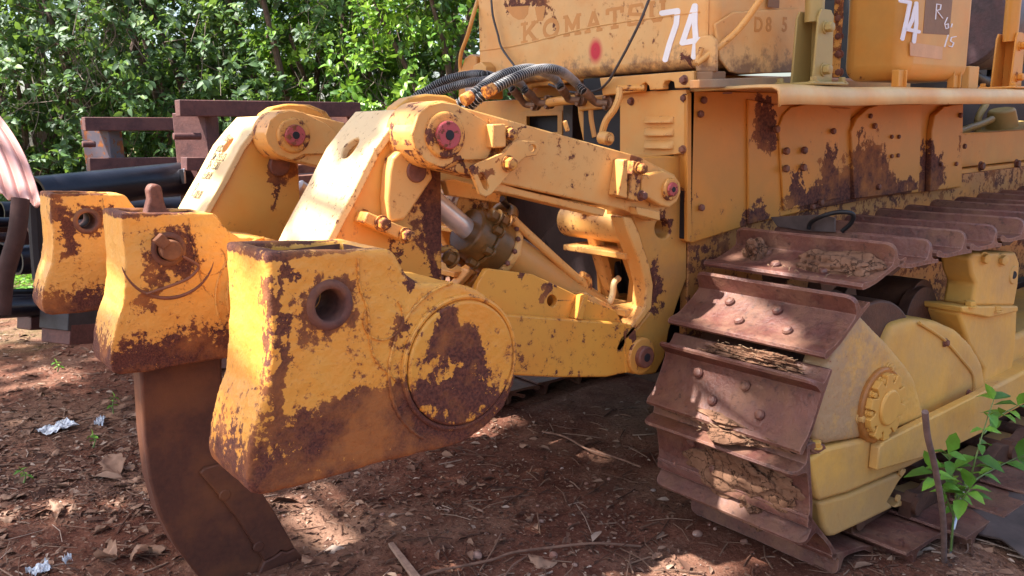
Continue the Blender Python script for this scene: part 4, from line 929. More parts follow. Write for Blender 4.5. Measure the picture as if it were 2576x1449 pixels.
cast(dc, .009, 22, .001, 10)
hub = U(2240, 1026, y=1.16)
bm = bmesh.new(); lobes = []
for i in range(120):
    a = 2 * math.pi * i / 120; lobes.append(Vector((hub.x + math.cos(a) * .118, 1.185, hub.z + math.sin(a) * .118)))
bm_prism(bm, [lobes], (0, .06, 0)); hc = finish(bm, 'hub_cover', 'hubdark', dozer, bevel=.006)
M['hubdark'] = rusty_paint('hub_recess_paint', (.36, .14, .03), amt=.12, cs=30, edge=.5)  # darker base sets the recessed cover off from the rosette
M['drive2'] = rusty_paint('hub_paint', (.72, .39, .08), amt=-.02, cs=30, dirt=.25, edge=1.0, tint=(.6, .26, .05), rough=.5)
bm = bmesh.new(); lobes = []
for i in range(240):
    a = 2 * math.pi * i / 240; f_ = math.cos(a * 10); rr = .104 - .030 * max(0, f_) ** .7
    lobes.append(Vector((hub.x + math.cos(a) * rr, 1.165, hub.z + math.sin(a) * rr)))
bm_prism(bm, [lobes], (0, .021, 0)); finish(bm, 'hub_rosette', 'drive2', hc, bevel=.005, segs=3)
cyl('hub_dome', hub + Vector((0, -.004, 0)), hub + Vector((0, .01, 0)), .056, 'drive2', hc, bevel=.007, segs=3, n=40)
for i in range(10):
    a = 2 * math.pi * i / 10; bolt((hub.x + .09 * math.cos(a), 1.184, hub.z + .09 * math.sin(a)), (0, -1, 0), .0095, .016, 'drive2', hc)
for q in ((2160, 1052), (2236, 924)): bolt(U(*q, y=1.199), (0, -1, 0), .012, .018, 'ochre', dc)
ah = yprism('axle_housing', [(2225, 872), (2250, 812), (2300, 800), (2360, 806), (2411, 828), (2450, 868), (2476, 915), (2484, 965), (2470, 992), (2335, 1064), (2230, 1100)], 1.235, 1.62, 'ochre', dozer, bevel=0)
cast(ah, .012, 26, .001, 8)
sm_ = [U(*q, y=1.232) for q in ((2312, 812), (2372, 852), (2420, 905), (2446, 940), (2450, 975), (2444, 1000))]
tube('weld_seam', sm_, .006, 'ochre', ah, n=8)
for q in ((2378, 862), (2436, 990)): bolt(U(*q, y=1.232), (0, -1, 0), .012, .012, 'rust', ah)
# strut bracket
Yb = 1.25
sb = yprism('strut_bracket', [(2413, 790), (2423, 772), (2560, 772), (2556, 860), (2548, 930), (2545, 1000), (2470, 1000), (2478, 930), (2440, 870)], Yb, Yb + .12, 'ochre', dozer, bevel=.012, segs=4)
yprism('strut_column', [(2446, 770), (2456, 715), (2446, 690), (2440, 650), (2450, 636), (2556, 634), (2566, 660), (2562, 716), (2552, 770)], Yb - .005, Yb + .10, 'ochre', sb, bevel=.012, segs=4)
yprism('strut_flange', [(2420, 771), (2421, 786), (2490, 800), (2562, 784), (2562, 770)], Yb - .02, Yb + .13, 'ochre', sb, bevel=.006)
cyl('strut_eye', U(2552, 692, y=Yb - .01), U(2552, 692, y=Yb - .01) + Vector((0, .05, 0)), .036, 'ochre', sb, bevel=.005)
cyl('grease_hole', U(2552, 692, y=Yb - .012), U(2552, 692, y=Yb - .01) + Vector((0, .02, 0)), .015, 'black', sb, bevel=.001)
for q in ((2474, 650), (2518, 654)): bolt(U(*q, y=Yb - .006), (-.3, -1, 0), .019, .02, 'ochre', sb)
for q in ((2440, 770), (2504, 782)): bolt(U(*q, y=Yb - .015), (0, 0, 1), .019, .02, 'ochre', sb)
cyl('carrier_disc', (2.95, 1.36, .62), (2.95, 1.40, .62), .12, 'rustlink', dozer, n=40)
cr = cyl('carrier_roller', (2.98, 1.38, .66), (2.98, 1.60, .66), .10, 'rustlink', dozer, n=36)
# frame guards
g1 = yprism('track_guard', [(2036, 1156), (2078, 1127), (2335, 1068), (2500, 976), (2700, 870), (2700, 950), (2480, 1075), (2290, 1175), (2137, 1240), (2062, 1262), (2054, 1250)], 1.197, 1.30, 'ochre', dozer, bevel=.012, segs=3)
g2 = yprism('roller_guard', [(2062, 1264), (2137, 1243), (2290, 1180), (2262, 1215), (2235, 1262), (2252, 1277), (2176, 1315), (2101, 1350), (2085, 1352), (2072, 1330)], 1.207, 1.50, 'ochre', dozer, bevel=.014, segs=4)
g3 = yprism('guard_bar', [(2207, 1184), (2213, 1125), (2226, 1110), (2470, 989), (2506, 972), (2506, 1072), (2380, 1134), (2300, 1158)], 1.165, 1.196, 'ochre', dozer, bevel=.005)
for q in ((2270, 1190), (2262, 1255)): cyl('guard_stud', U(*q, y=1.203), U(*q, y=1.203) + Vector((0, .01, 0)), .013, 'ochre', g2)
rg = yprism('roller_guard', [(2252, 1278), (2262, 1262), (2345, 1235), (2430, 1180), (2700, 1010), (2700, 1050), (2440, 1195), (2345, 1248), (2290, 1270)], 1.207, 1.30, 'ochre', dozer, bevel=.006)
for i in range(9):
    r_ = cyl('track_roller', (2.62 + .42 * i, 1.33, .20), (2.62 + .42 * i, 1.60, .20), .095, 'rustlink', dozer, n=36, bevel=.008)
lugp = yprism('guard_lug', [(2018, 1142), (2026, 1122), (2046, 1112), (2076, 1118), (2080, 1130), (2060, 1142), (2036, 1146)], 1.20, 1.26, 'rust', dozer, bevel=.004)
bolt(U(2050, 1122, y=1.21), (0, -.2, 1), .016, .018, 'ochre', lugp)
box('track_frame', (2.95, 7), (1.28, 1.66), (.20, .46), 'ochre', dozer, bevel=.02)
box('belly_guard', (2.3, 8), (1.80, 3.0), (.36, .41), 'dark', dozer)

# ============================================================ THINGS ON THE TRACK
def mudmat():
    s = NT('dried_mud'); n = s.noise(14, 8, .65)
    v = s.t.nodes.new('ShaderNodeTexVoronoi'); v.feature = 'DISTANCE_TO_EDGE'; v.inputs['Scale'].default_value = 20
    s.set(v.inputs['Vector'], s.vm('ADD', s.pos, s.vm('SCALE', s.noise(16, 6, .7, col=True), scale=.11)))
    cr_ = s.mr(v.outputs['Distance'], .004, .03)
    c = s.mix(s.mr(n, .3, .7), (.13, .062, .036), (.28, .15, .092)); c = s.mix(cr_, (.05, .025, .016), c)
    b1 = s.bump(cr_, .9, .006); s.bump(s.noise(70, 7, .7), .7, .006, b1)
    return s.fin(c, .95, spec=.15)
M['mud'] = mudmat()
def mud_lump(c, u, v, n, a, b, h, name='mud_clod', seed=0, rough=.35, hf=.10):
    bm = bmesh.new(); bmesh.ops.create_icosphere(bm, subdivisions=5, radius=1)
    for q in bm.verts:
        p = q.co.copy(); r_ = 1 + rough * noise.noise(p * 1.3 + Vector((seed, 0, 0))) + rough * .5 * noise.noise(p * 3.7 + Vector((0, seed, 0))) + hf * noise.noise(p * 9) + hf * .5 * noise.noise(p * 19)
        hh_ = max(p.z, -.35); hh_ = math.copysign(abs(hh_) ** .7, hh_)
        q.co = Vector(c) + Vector(u) * p.x * a * r_ + Vector(v) * p.y * b * r_ + Vector(n) * hh_ * h * (r_ ** 2)
    return finish(bm, name, 'mud', None, smooth=30)
def on_shoe(i, s_, w_, n_=0): m = shoes[i][1]; return m @ Vector((s_, w_, n_)), m.to_3x3() @ Vector((1, 0, 0)), m.to_3x3() @ Vector((0, 1, 0)), m.to_3x3() @ Vector((0, 0, 1))
def shoe_mud(i, s_, w_, a, b, h, label, seed, cat='mud', rough=.35, hf=.10):
    c, u, v, n = on_shoe(i, s_, w_, 0); return tag(mud_lump(c, u, v, n, a, b, h, seed=seed, rough=rough, hf=hf), label, cat)
w0 = 17
# width axis: +w towards the machine
wsgn = 1 if (shoes[w0][1].to_3x3() @ Vector((0, 1, 0))).y > 0 else -1
shoe_mud(w0, .075, -.13 * wsgn, .062, .135, .034, 'large slab of dried cracked mud lying on the top track plate', 3, rough=.28, hf=.02)
shoe_mud(w0, .07, .16 * wsgn, .038, .042, .050, 'small mound of dry mud left of the large slab on the top track plate', 5, hf=.05)
shoe_mud(w0 + 3, .09, -.05 * wsgn, .085, .17, .014, 'thin layer of cracked mud spread on the third track plate down', 8, rough=.7)
shoe_mud(w0 + 3, -.045, -.06 * wsgn, .03, .20, .035, 'rough bank of crumbly mud piled on the edge of a lower track plate', 11, rough=.6)
shoe_mud(w0 + 2, -.035, -.04 * wsgn, .02, .17, .025, 'ridge of pale dry dirt and straw on the upper plate edge', 14, rough=.6)
shoe_mud(w0 + 4, .03, -.08 * wsgn, .07, .045, .032, 'slanting clod of brown earth stuck to a low track plate', 17)
shoe_mud(w0 + 4, .16, -.03 * wsgn, .03, .06, .016, 'crumbled bits of mud near the foot of the track', 21, rough=.7)
shoe_mud(w0 + 1, -.03, 0, .018, .14, .016, 'thin line of grit under the topmost track plate', 25, rough=.6)
M['straw'] = plain('dry_straw', (.30, .19, .11), .9, var=.4)
bm = bmesh.new()
for k in range(95):
    i, s0, w0_, n0 = random.choice([(w0 + 2, -.04, -.05, .018), (w0 + 3, -.045, -.03, .03), (w0 + 2, -.04, -.1, .02), (w0 + 1, -.03, -.02, .014), (w0, .17, -.1, .012)])
    c, u, v, n = on_shoe(i, s0 + random.uniform(-.02, .02), w0_ * wsgn + random.uniform(-.16, .14), n0 + random.uniform(-.004, .008))
    d = (u * random.uniform(-.3, .3) + v * random.uniform(-1, 1) + n * random.uniform(-.3, .4)).normalized() * random.lognormvariate(-5.1, .5)
    bm_tube(bm, [c - d, c + n * random.uniform(0, .004), c + d], random.uniform(.0005, .0013), 4)
tag(finish(bm, 'straw', 'straw'), 'dry straw and twiggy bits caught on the track plates', 'straw', kind='stuff')

hp = empty('handle_plate', U(2060, 580, y=1.6), 'grey metal plate with a bent black handle lying on the top of the track', 'metal plate')
xprism('plate', [(1938, 546), (2066, 540), (2100, 548), (2100, 584), (2030, 582), (1955, 570)], 2.58, 2.586, 'greyplate', hp, bevel=.001)
M['greyplate'] = plain('grey_plate', (.12, .085, .075), .6, .2, var=.3)
tube('handle', [U(2034, 575, x=2.56), U(2040, 560, x=2.555), U(2065, 545, x=2.54), U(2100, 535, x=2.55), U(2132, 534, x=2.56), U(2147, 542, x=2.58), U(2140, 562, x=2.59), U(2118, 582, x=2.59)], .0075, 'rubber', hp, n=12)

# ============================================================ GROUND
def groundmat():
    s = NT('red_soil'); P = s.pos
    n1 = s.noise(1.3, 6, .6); n2 = s.noise(9, 8, .65); n3 = s.noise(70, 7, .7)
    c = s.mix(s.mr(n2, .3, .7), (.090, .031, .020), (.225, .094, .060)); c = s.mix(s.mr(n1, .45, .65, 0, .6), c, (.40, .25, .17))
    c = s.mix(s.mr(n3, .56, .68, 0, .7), c, (.37, .24, .17)); c = s.mix(s.mr(n3, .46, .36, 0, .7), c, (.07, .03, .02))
    y_ = s.sep(P)[1]
    g = s.ma('MULTIPLY', s.mr(y_, 5.5, 7.5), s.mr(s.noise(1.1, 5, .6), .42, .55)); c = s.mix(g, c, (.07, .12, .03))
    b1 = s.bump(n2, .6, .03); s.bump(n3, .8, .012, b1)
    return s.fin(c, .95, spec=.1)
M['soil'] = groundmat()
def gz(x, y):
    q = Vector((x, y, 0)); near = 1 / (1 + ((x - 2) ** 2 + (y - 2.5) ** 2) / 90)
    z = .022 * noise.noise(q * 1.1) + .012 * noise.noise(q * 3.3) + .006 * noise.noise(q * 9)
    return z * near - .012
t = np.linspace(-1, 1, 341); g_ = np.sign(t) * np.abs(t) ** 3.2 * 90
bm = bmesh.new(); gv = [[bm.verts.new((2.2 + a + .9 * tt, 2.8 + b + 1.2 * uu, 0)) for b, uu in zip(g_ + t * 2.5, t)] for a, tt in zip(g_ + t * 2.2, t)]
for r_ in gv:
    for v in r_: v.co.z = gz(v.co.x, v.co.y)
for a, b in zip(gv, gv[1:]):
    for j in range(len(a) - 1): bm.faces.new((a[j], b[j], b[j + 1], a[j + 1]))
gr = finish(bm, 'ground', 'soil', smooth=180); gr['kind'] = 'structure'

# litter
def island_mat(name, stops, rough=.85, trans=0.0, spec=.3):
    s = NT(name); s.m.use_nodes = True
    c = s.ramp(s.geo.outputs['Random Per Island'], stops)
    n = s.noise(35, 5, .6); c = s.mix(s.mr(n, .35, .7, 0, .35), c, (.05, .03, .02))
    s.fin(c, rough, spec=spec)
    if trans:
        tr = s.t.nodes.new('ShaderNodeBsdfTranslucent'); s.set(tr.inputs[0], s.mix(.5, c, (.35, .55, .05)))
        mx = s.t.nodes.new('ShaderNodeMixShader'); mx.inputs[0].default_value = trans
        s.t.links.new(s.b.outputs[0], mx.inputs[1]); s.t.links.new(tr.outputs[0], mx.inputs[2]); s.t.links.new(mx.outputs[0], s.out.inputs[0])
    return s.m
M['litter'] = island_mat('leaf_litter', [(0, (.07, .03, .02)), (.35, (.15, .07, .045)), (.65, (.24, .13, .085)), (.9, (.36, .23, .16)), (1, (.5, .38, .30))])
def mesh_np(name, V, F, mat, smooth=False):
    me = bpy.data.meshes.new(name); me.vertices.add(len(V)); me.vertices.foreach_set('co', np.asarray(V, dtype=np.float32).ravel())
    F = np.asarray(F, dtype=np.int32); k = F.shape[1]; me.loops.add(F.size); me.loops.foreach_set('vertex_index', F.ravel())
    me.polygons.add(len(F)); me.polygons.foreach_set('loop_start', np.arange(0, F.size, k, dtype=np.int32)); me.update(calc_edges=True); me.validate()
    me.materials.append(M[mat])
    if smooth: me.polygons.foreach_set('use_smooth', [True] * len(me.polygons))
    o = bpy.data.objects.new(name, me); COL.objects.link(o); return o
def leaves(C, D, Nn, Ls, Wr=.42, curl=.12, fold=.18):
    """many folded leaves: centres, directions, normals, lengths"""
    n = len(C); D = D / np.linalg.norm(D, axis=1)[:, None]; S_ = np.cross(D, Nn); S_ /= np.linalg.norm(S_, axis=1)[:, None] + 1e-9; N2 = np.cross(S_, D)
    L_ = Ls[:, None]; W = L_ * Wr / 2
    base = C; m1 = C + D * L_ * .33; m2 = C + D * L_ * .68 - N2 * L_ * curl * .4; tip = C + D * L_ - N2 * L_ * curl
    l1 = m1 + S_ * W + N2 * L_ * fold * .3; r1 = m1 - S_ * W + N2 * L_ * fold * .3
    l2 = m2 + S_ * W * .8 + N2 * L_ * fold * .2; r2 = m2 - S_ * W * .8 + N2 * L_ * fold * .2
    V = np.stack([base, l1, m1, r1, l2, m2, r2, tip], 1).reshape(-1, 3)
    T = np.array([[0, 1, 2], [0, 2, 3], [1, 4, 5], [1, 5, 2], [2, 5, 6], [2, 6, 3], [4, 7, 5], [5, 7, 6]])
    F = (np.arange(n)[:, None, None] * 8 + T[None]).reshape(-1, 3); return V, F
def visible_xy(n, pxr, pyr, margin=0):
    out = []
    while len(out) < n:
        p = U(random.uniform(*pxr), random.uniform(*pyr), z=0)
        out.append((p.x, p.y))
    return out
# fine debris: chips, stalks and leaf crumbs
XY = visible_xy(12000, (-60, 2640), (990, 1500)) + visible_xy(9000, (-60, 700), (760, 1300)) + visible_xy(700, (2200, 2450), (745, 800)) + visible_xy(3500, (0, 1300), (1050, 1300))
XY = [p for p in XY if not (1.95 < p[0] and 1.2 < p[1] < 1.75)]
n = len(XY); C = np.array([(x, y, gz(x, y) + .004) for x, y in XY])
ang = rng.uniform(0, 2 * np.pi, n); D = np.stack([np.cos(ang), np.sin(ang), rng.uniform(-.15, .3, n)], 1); Nn = np.stack([rng.normal(0, .45, n), rng.normal(0, .45, n), np.ones(n)], 1)
dist = np.linalg.norm(C, axis=1); Ls = rng.lognormal(-4.4, .62, n) * (.8 + dist * .06)
V, F = leaves(C, D, Nn, Ls, Wr=.38, curl=.2, fold=.3)
o = mesh_np('leaf_litter', V, F, 'litter'); tag(o, 'dry leaf crumbs, stalks and chips strewn over the red soil', 'leaf litter', kind='stuff')
bm = bmesh.new()
for x, y in visible_xy(650, (-60, 2600), (1000, 1480)) + visible_xy(250, (-60, 640), (780, 1250)) + visible_xy(90, (2230, 2440), (752, 796)):
    a = random.uniform(0, math.pi); L_ = random.lognormvariate(-3.3, .5); z = gz(x, y) + .004
    d = Vector((math.cos(a), math.sin(a), random.uniform(-.05, .12))) * L_; c = Vector((x, y, z)); m_ = Vector((random.uniform(-1, 1), random.uniform(-1, 1), .3)) * L_ * .25
    bm_tube(bm, [c - d, c + m_ * .8, c + d], random.uniform(.0012, .0032), 4)
tag(finish(bm, 'twig_litter', 'litter', smooth=0), 'thin twigs and stems scattered on the soil', 'twigs', kind='stuff')
# stones
M['stone'] = island_mat('red_stone', [(0, (.16, .06, .04)), (.5, (.30, .13, .09)), (.85, (.42, .24, .18)), (1, (.5, .42, .38))])
def stone(x, y, r, name='stone', seed=0):
    bm = bmesh.new(); bmesh.ops.create_icosphere(bm, subdivisions=2, radius=1)
    for q in bm.verts:
        k = 1 + .28 * noise.noise(q.co * 1.1 + Vector((seed * 3.1, seed, 0))); q.co = Vector((q.co.x * r * k, q.co.y * r * .8 * k, q.co.z * r * .6 * k))
    o = finish(bm, name, 'stone', None, (x, y, 0), smooth=25) if False else None
    bmesh.ops.recalc_face_normals(bm, faces=bm.faces[:]); me = bpy.data.meshes.new(name); bm.to_mesh(me); bm.free(); me.materials.append(M['stone'])
    me.polygons.foreach_set('use_smooth', [True] * len(me.polygons)); me.set_sharp_from_angle(angle=R(28))
    o = bpy.data.objects.new(name, me); COL.objects.link(o); o.location = (x, y, gz(x, y) + r * .3); o.rotation_euler.z = seed; return o
for i, (q, r, lab) in enumerate([((1755, 1275 + 60), .019, 'round reddish stone on the shaded soil, largest of those in the middle'), ((1392, 1372 + 26), .017, 'reddish stone on the soil in front of the long stick, near the bottom middle'),
                                 ((1200, 1400), .02, 'grey brown stone beside the split piece of wood'), ((1872, 1350), .014, 'pale angular stone just above the long stick')]):
    p = U(*q, z=0); tag(stone(p.x, p.y, r, seed=i), lab, 'stone')
for i, (x, y) in enumerate(visible_xy(70, (700, 2000), (1080, 1470))):
    tag(stone(x, y, random.uniform(.004, .011), 'pebble', seed=i), 'small reddish pebble lying on the bare soil', 'pebble', 'pebbles on the soil')

# big dead leaves
M['deadleaf'] = island_mat('dead_leaf', [(0, (.08, .035, .03)), (.4, (.19, .09, .06)), (.75, (.30, .165, .11)), (1, (.42, .27, .17))], rough=.7)
def dead_leaf_mesh(seed, L_=.1):
    rr = random.Random(seed); n = 9; m = 5; rows = []; bm = bmesh.new(); curl = rr.uniform(.5, 1.6); bend = rr.uniform(-.8, .9)
    for i in range(n + 1):
        t = i / n; w = L_ * .42 * math.sin(math.pi * min(1, t * .96 + .03)) ** .75 * (1 + .18 * math.sin(i * 2.3 + seed)); row = []
        for j in range(-m, m + 1):
            s_ = j / m; a = s_ * curl
            x = t * L_; y = w * math.sin(a) / max(curl, .3) * 1.0; z = w * (1 - math.cos(a)) * .9 + .02 * math.sin(bend * t * 3) + .012 * noise.noise(Vector((t * 4, s_ * 2, seed))) + abs(math.sin(i * 1.5)) * .003 * abs(s_)
            row.append(bm.verts.new((x, y, z)))
        rows.append(row)
    for a, b in zip(rows, rows[1:]):
        for j in range(2 * m): bm.faces.new((a[j], a[j + 1], b[j + 1], b[j]))
    bm_tube(bm, [Vector((-.03, 0, .004)), Vector((0, 0, .003)), Vector((L_ * .9, 0, .004 + .01 * bend))], .0012, 4)
    me = bpy.data.meshes.new('dead_leaf'); bm.to_mesh(me); bm.free(); me.materials.append(M['deadleaf']); me.polygons.foreach_set('use_smooth', [True] * len(me.polygons)); return me
dl = [dead_leaf_mesh(i) for i in range(14)]
def put_leaf(x, y, sc=1.0, lab='dry brown curled leaf lying among the litter on the soil', grp='dead leaves on the soil', i=None):
    o = bpy.data.objects.new('dead_leaf', dl[random.randrange(14) if i is None else i]); COL.objects.link(o); o.location = (x, y, gz(x, y) + .006)
    o.rotation_euler = (random.choice([0, math.pi]) + random.uniform(-.35, .35), random.uniform(-.3, .3), random.uniform(0, 6.28)); o.scale = (sc,) * 3
    if abs(o.rotation_euler.x) > 2: o.location.z += .022 * sc
    tag(o, lab, 'leaf', grp); return o
for x, y in visible_xy(110, (-40, 640), (800, 1449)): put_leaf(x, y, random.uniform(.3, .75))
for x, y in visible_xy(16, (600, 1350), (1120, 1449)): put_leaf(x, y, random.uniform(.25, .5))
for x, y in visible_xy(12, (1000, 2050), (1180, 1449)): put_leaf(x, y, random.uniform(.25, .45))
for q, s_, lab in (((300, 1190), 1.15, 'large tan dead leaf beside the left edge of the ripper shank'), ((250, 1405), 1.05, 'large brown leathery dead leaf in the lower left of the ground'), ((350, 1385), 1.0, 'large folded dead leaf touching the shank near the bottom'),
                   ((1330, 1410), .9, 'purple brown dead leaf under the long stick'), ((320, 1050), 1.0, 'big curled dead leaf behind the green seedling'), ((2440, 1370), 1.2, 'large veined dead leaf in front of the dark sheet')):
    p = U(*q, z=0); put_leaf(p.x, p.y, s_, lab, None)

# sticks
M['bark'] = plain('stick_bark', (.20, .105, .07), .9, var=.4, sc=30); M['wood'] = plain('grey_wood', (.34, .22, .16), .9, var=.3, sc=40)
def stick(name, qs, r, lab, mat='bark'):
    pts = [U(*q, z=.012) for q in qs]; pts = [Vector((p.x, p.y, gz(p.x, p.y) + r + .003 + (.01 if 0 < i < len(pts) - 1 else 0))) for i, p in enumerate(pts)]
    return tag(tube(name, pts, r, mat, None, n=8), lab, 'stick')
stick('stick', [(1040, 1456), (1090, 1441), (1230, 1408), (1290, 1392), (1400, 1378), (1500, 1368), (1612, 1356)], .0042, 'long thin bent stick lying across the bottom of the soil')
stick('stick', [(1255, 1458), (1290, 1420), (1325, 1394)], .003, 'short twig branching down from the long stick')
stick('stick', [(1364, 1078), (1420, 1098), (1480, 1125), (1550, 1143), (1612, 1160)], .0042, 'thin stick lying in the deep shade under the machine')
a, b = U(985, 1372, z=.01), U(1050, 1462, z=.01); d = (b - a).normalized(); s_ = Vector((-d.y, d.x, 0)) * .011
bm = bmesh.new(); bm_prism(bm, [[a - s_, a + s_ * .6, b + s_ * 1.2, b - s_ * 1.1]], (0, 0, .012)); tag(finish(bm, 'split_wood', 'wood', None, bevel=.002), 'flat splinter of grey wood at the bottom left of the long stick', 'wood')

# paper scraps
M['paper'] = plain('crumpled_foil_paper', (.62, .66, .72), .45, var=.35, sc=90, bump=.6)
def scrap(q, w, h, rot, lab, seed):
    p = U(*q, z=.012); bm = bmesh.new(); n = 12; rows = []
    for i in range(n + 1):
        row = []
        for j in range(n + 1):
            u, v = i / n - .5, j / n - .5; k = 1 + .25 * noise.noise(Vector((u * 3, v * 3, seed)))
            row.append(bm.verts.new((u * w * k, v * h * k, .008 + .018 * noise.noise(Vector((u * 5, v * 5, seed + 7))) + .012 * noise.noise(Vector((u * 13, v * 13, seed))))))
        rows.append(row)
    for a, b in zip(rows, rows[1:]):
        for j in range(n): bm.faces.new((a[j], a[j + 1], b[j + 1], b[j]))
    bmesh.ops.rotate(bm, verts=bm.verts[:], cent=(0, 0, 0), matrix=Matrix.Rotation(rot, 3, 'Z'))
    me = bpy.data.meshes.new('paper_scrap'); bm.to_mesh(me); bm.free(); me.materials.append(M['paper'])
    o = bpy.data.objects.new('paper_scrap', me); COL.objects.link(o); o.location = (p.x, p.y, gz(p.x, p.y) + .012); tag(o, lab, 'paper'); return o
scrap((142, 1075), .15, .11, .4, 'crumpled bluish white wrapper lying on the soil at the left', 1)
scrap((252, 1056), .10, .035, 1.2, 'small white scrap right of the crumpled wrapper', 2)
scrap((98, 1424), .06, .05, .2, 'white shred of paper at the bottom left corner', 3)
scrap((168, 1405), .025, .02, .2, 'tiny white chip near the bottom left corner', 4)

# plants
M['leafgreen'] = island_mat('weed_leaf', [(0, (.06, .17, .025)), (.5, (.13, .34, .04)), (1, (.24, .50, .06))], rough=.45, trans=.25)
M['stem'] = plain('green_stem', (.13, .20, .05), .6)
def plant(name, base, stems, lab, cat, lsize=.06, seed=1):
    rr = np.random.default_rng(seed); root = empty(name, base, lab, cat); bm = bmesh.new(); C = []; D = []; Nn = []; Ls = []
    for st, k in stems:
        pts = smooth_path(st, 6); bm_tube(bm, pts, [max(.0012, .004 * (1 - .7 * i / len(pts))) for i in range(len(pts))], 6)
        for i in range(k):
            t = .25 + .75 * (i + 1) / k; p = pts[min(len(pts) - 1, int(t * (len(pts) - 1)))]
            for s_ in (0, 1) if i < k - 1 else (0, 1, 2):
                a = i * 1.7 + s_ * math.pi + rr.normal(0, .5); C.append(p); D.append((math.cos(a), math.sin(a), rr.uniform(-.35, .35)) if s_ < 2 else (rr.normal(0, .3), rr.normal(0, .3), 1))
                Nn.append((rr.normal(0, .25), rr.normal(0, .25), 1) if s_ < 2 else (1, .1, .1)); Ls.append(lsize * rr.uniform(.6, 1.15))
    finish(bm, 'stem', 'stem', root)
    V, F = leaves(np.array([list(c) for c in C]), np.array(D), np.array(Nn), np.array(Ls), Wr=.5, curl=.25, fold=.35)
    o = mesh_np('foliage', V, F, 'leafgreen', True); attach(o, root); return root
b = U(2392, 1385, z=0); Yw = b.y
def W_(px, py, dy_=0): return U(px, py, y=Yw + dy_)
plant('weed', b, [([b, W_(2398, 1310), W_(2404, 1240), W_(2392, 1180), W_(2385, 1140)], 6), ([W_(2400, 1270), W_(2440, 1200, -.02), W_(2455, 1150, -.03), W_(2475, 1080, -.02), W_(2500, 1005)], 6),
                  ([W_(2404, 1250), W_(2450, 1210, .03), W_(2500, 1180, .05), W_(2560, 1150, .05)], 5), ([W_(2475, 1090), W_(2510, 1050, .02), W_(2560, 1020, .03)], 4), ([W_(2398, 1290), W_(2425, 1250, -.05), W_(2440, 1230, -.06)], 4),
                  ([W_(2400, 1300), W_(2370, 1230, -.02), W_(2350, 1190, -.02)], 4)],
      'tall leafy green weed growing beside the track at the lower right', 'plant', .074, 3)
s_b = U(285, 1040, z=0)
plant('seedling', s_b, [([s_b, U(283, 1020, y=s_b.y), U(287, 1000, y=s_b.y)], 3)], 'small bright green seedling growing in the dry leaves at the left', 'plant', .035, 6)
for q, lab in (((145, 935), 'tuft of grass in the litter below the far pocket'), ((60, 1215), 'tiny weed at the far left of the soil'), ((235, 1125), 'tiny pair of green leaves just below the wrapper')):
    p = U(*q, z=0); plant('seedling', p, [([p, p + Vector((.01, 0, .03)), p + Vector((.0, .01, .05))], 3)], lab, 'plant', .03, q[0])
# stake and bright pipe
tag(tube('stake', [U(2377, 1405, z=0) + Vector((0, 0, -.03)), U(2372, 1300, y=.98), U(2352, 1175, y=.96), U(2334, 1100, y=.95), U(2327, 1036, y=.94)], .0085, 'stakem', None, n=10), 'grey brown wooden stake stuck upright in the soil in front of the track guard', 'stake')
M['stakem'] = plain('stake_bark', (.16, .10, .085), .85, var=.35, sc=30)
M['alu'] = plain('bright_pipe', (.50, .48, .50), .28, 1.0, var=.3, sc=40)
tag(tube('bent_pipe', [U(2386, 1408, z=0) + Vector((0, 0, -.02)), U(2392, 1360, y=1.05), U(2402, 1310, y=1.06), U(2420, 1240, y=1.12), U(2436, 1195, y=1.2), U(2470, 1182, y=1.3), U(2600, 1185, y=1.35)], .0075, 'alu', None, n=12), 'bent shiny metal pipe behind the weed at the lower right', 'pipe')
# dark sheet on the ground at the right
bm = bmesh.new(); lp = [U(*q, z=.03) for q in ((2418, 1300), (2440, 1262), (2500, 1205), (2620, 1175), (2720, 1240), (2700, 1440), (2576, 1396), (2520, 1362), (2455, 1328))]
for i, p in enumerate(lp): p.z = .02 + .015 * math.sin(i * 2.1)
bm_prism(bm, [lp], (0, 0, .006)); bmesh.ops.triangulate(bm, faces=bm.faces[:]); tag(finish(bm, 'rubber_sheet', 'sheetm', None), 'stiff dark grey sheet lying on the soil at the lower right', 'sheet')
M['sheetm'] = plain('dark_sheet', (.085, .06, .055), .75, var=.5, sc=6)

# ============================================================ BACKGROUND YARD
M['frame_st'] = rust_mat('rack_steel', (.065, .024, .024), (.14, .055, .046), (.19, .075, .05), dust=.1, rough=.6, sc=8)
M['blackpipe'] = plain('black_pipe', (.018, .017, .024), .32, .3, var=.6, sc=4)
M['rustpipe'] = rust_mat('rusty_pipe', (.03, .015, .015), (.085, .035, .03), (.13, .05, .03), dust=.15, rough=.5, sc=3)
def bar(name, p, q, w, h, mat, parent):
    p, q = Vector(p), Vector(q); d = (q - p); L_ = d.length; x = d.normalized(); up = Vector((0, 0, 1)) if abs(x.z) < .8 else Vector((.62, -.78, 0)); yv = up.cross(x).normalized(); zv = x.cross(yv)
    bm = bmesh.new(); m = Matrix((x, yv, zv)).transposed().to_4x4(); m.translation = (p + q) / 2
    bm_box(bm, (-L_ / 2, L_ / 2), (-w / 2, w / 2), (-h / 2, h / 2), m); return finish(bm, name, mat, parent, bevel=.004)
k = 4.7
r1 = empty('steel_rack', U(490, 560, y=k), 'tall rusty steel rack with a long flat top rail behind the ripper', 'rack'); r1.location.z = 0
bar('post', (U(492, 300, y=k).x, k, 0), U(490, 284, y=k), .12, .20, 'frame_st', r1)
bar('top_rail', U(446, 272, y=k - .12), U(900, 276, y=k - .12), .08, .085, 'frame_st', r1)
bar('collar', U(462, 412, y=k - .1), U(530, 412, y=k - .1), .10, .07, 'frame_st', r1)
cyl('peg', U(436, 343, y=k - .15), U(505, 343, y=k - .15), .018, 'frame_st', r1)
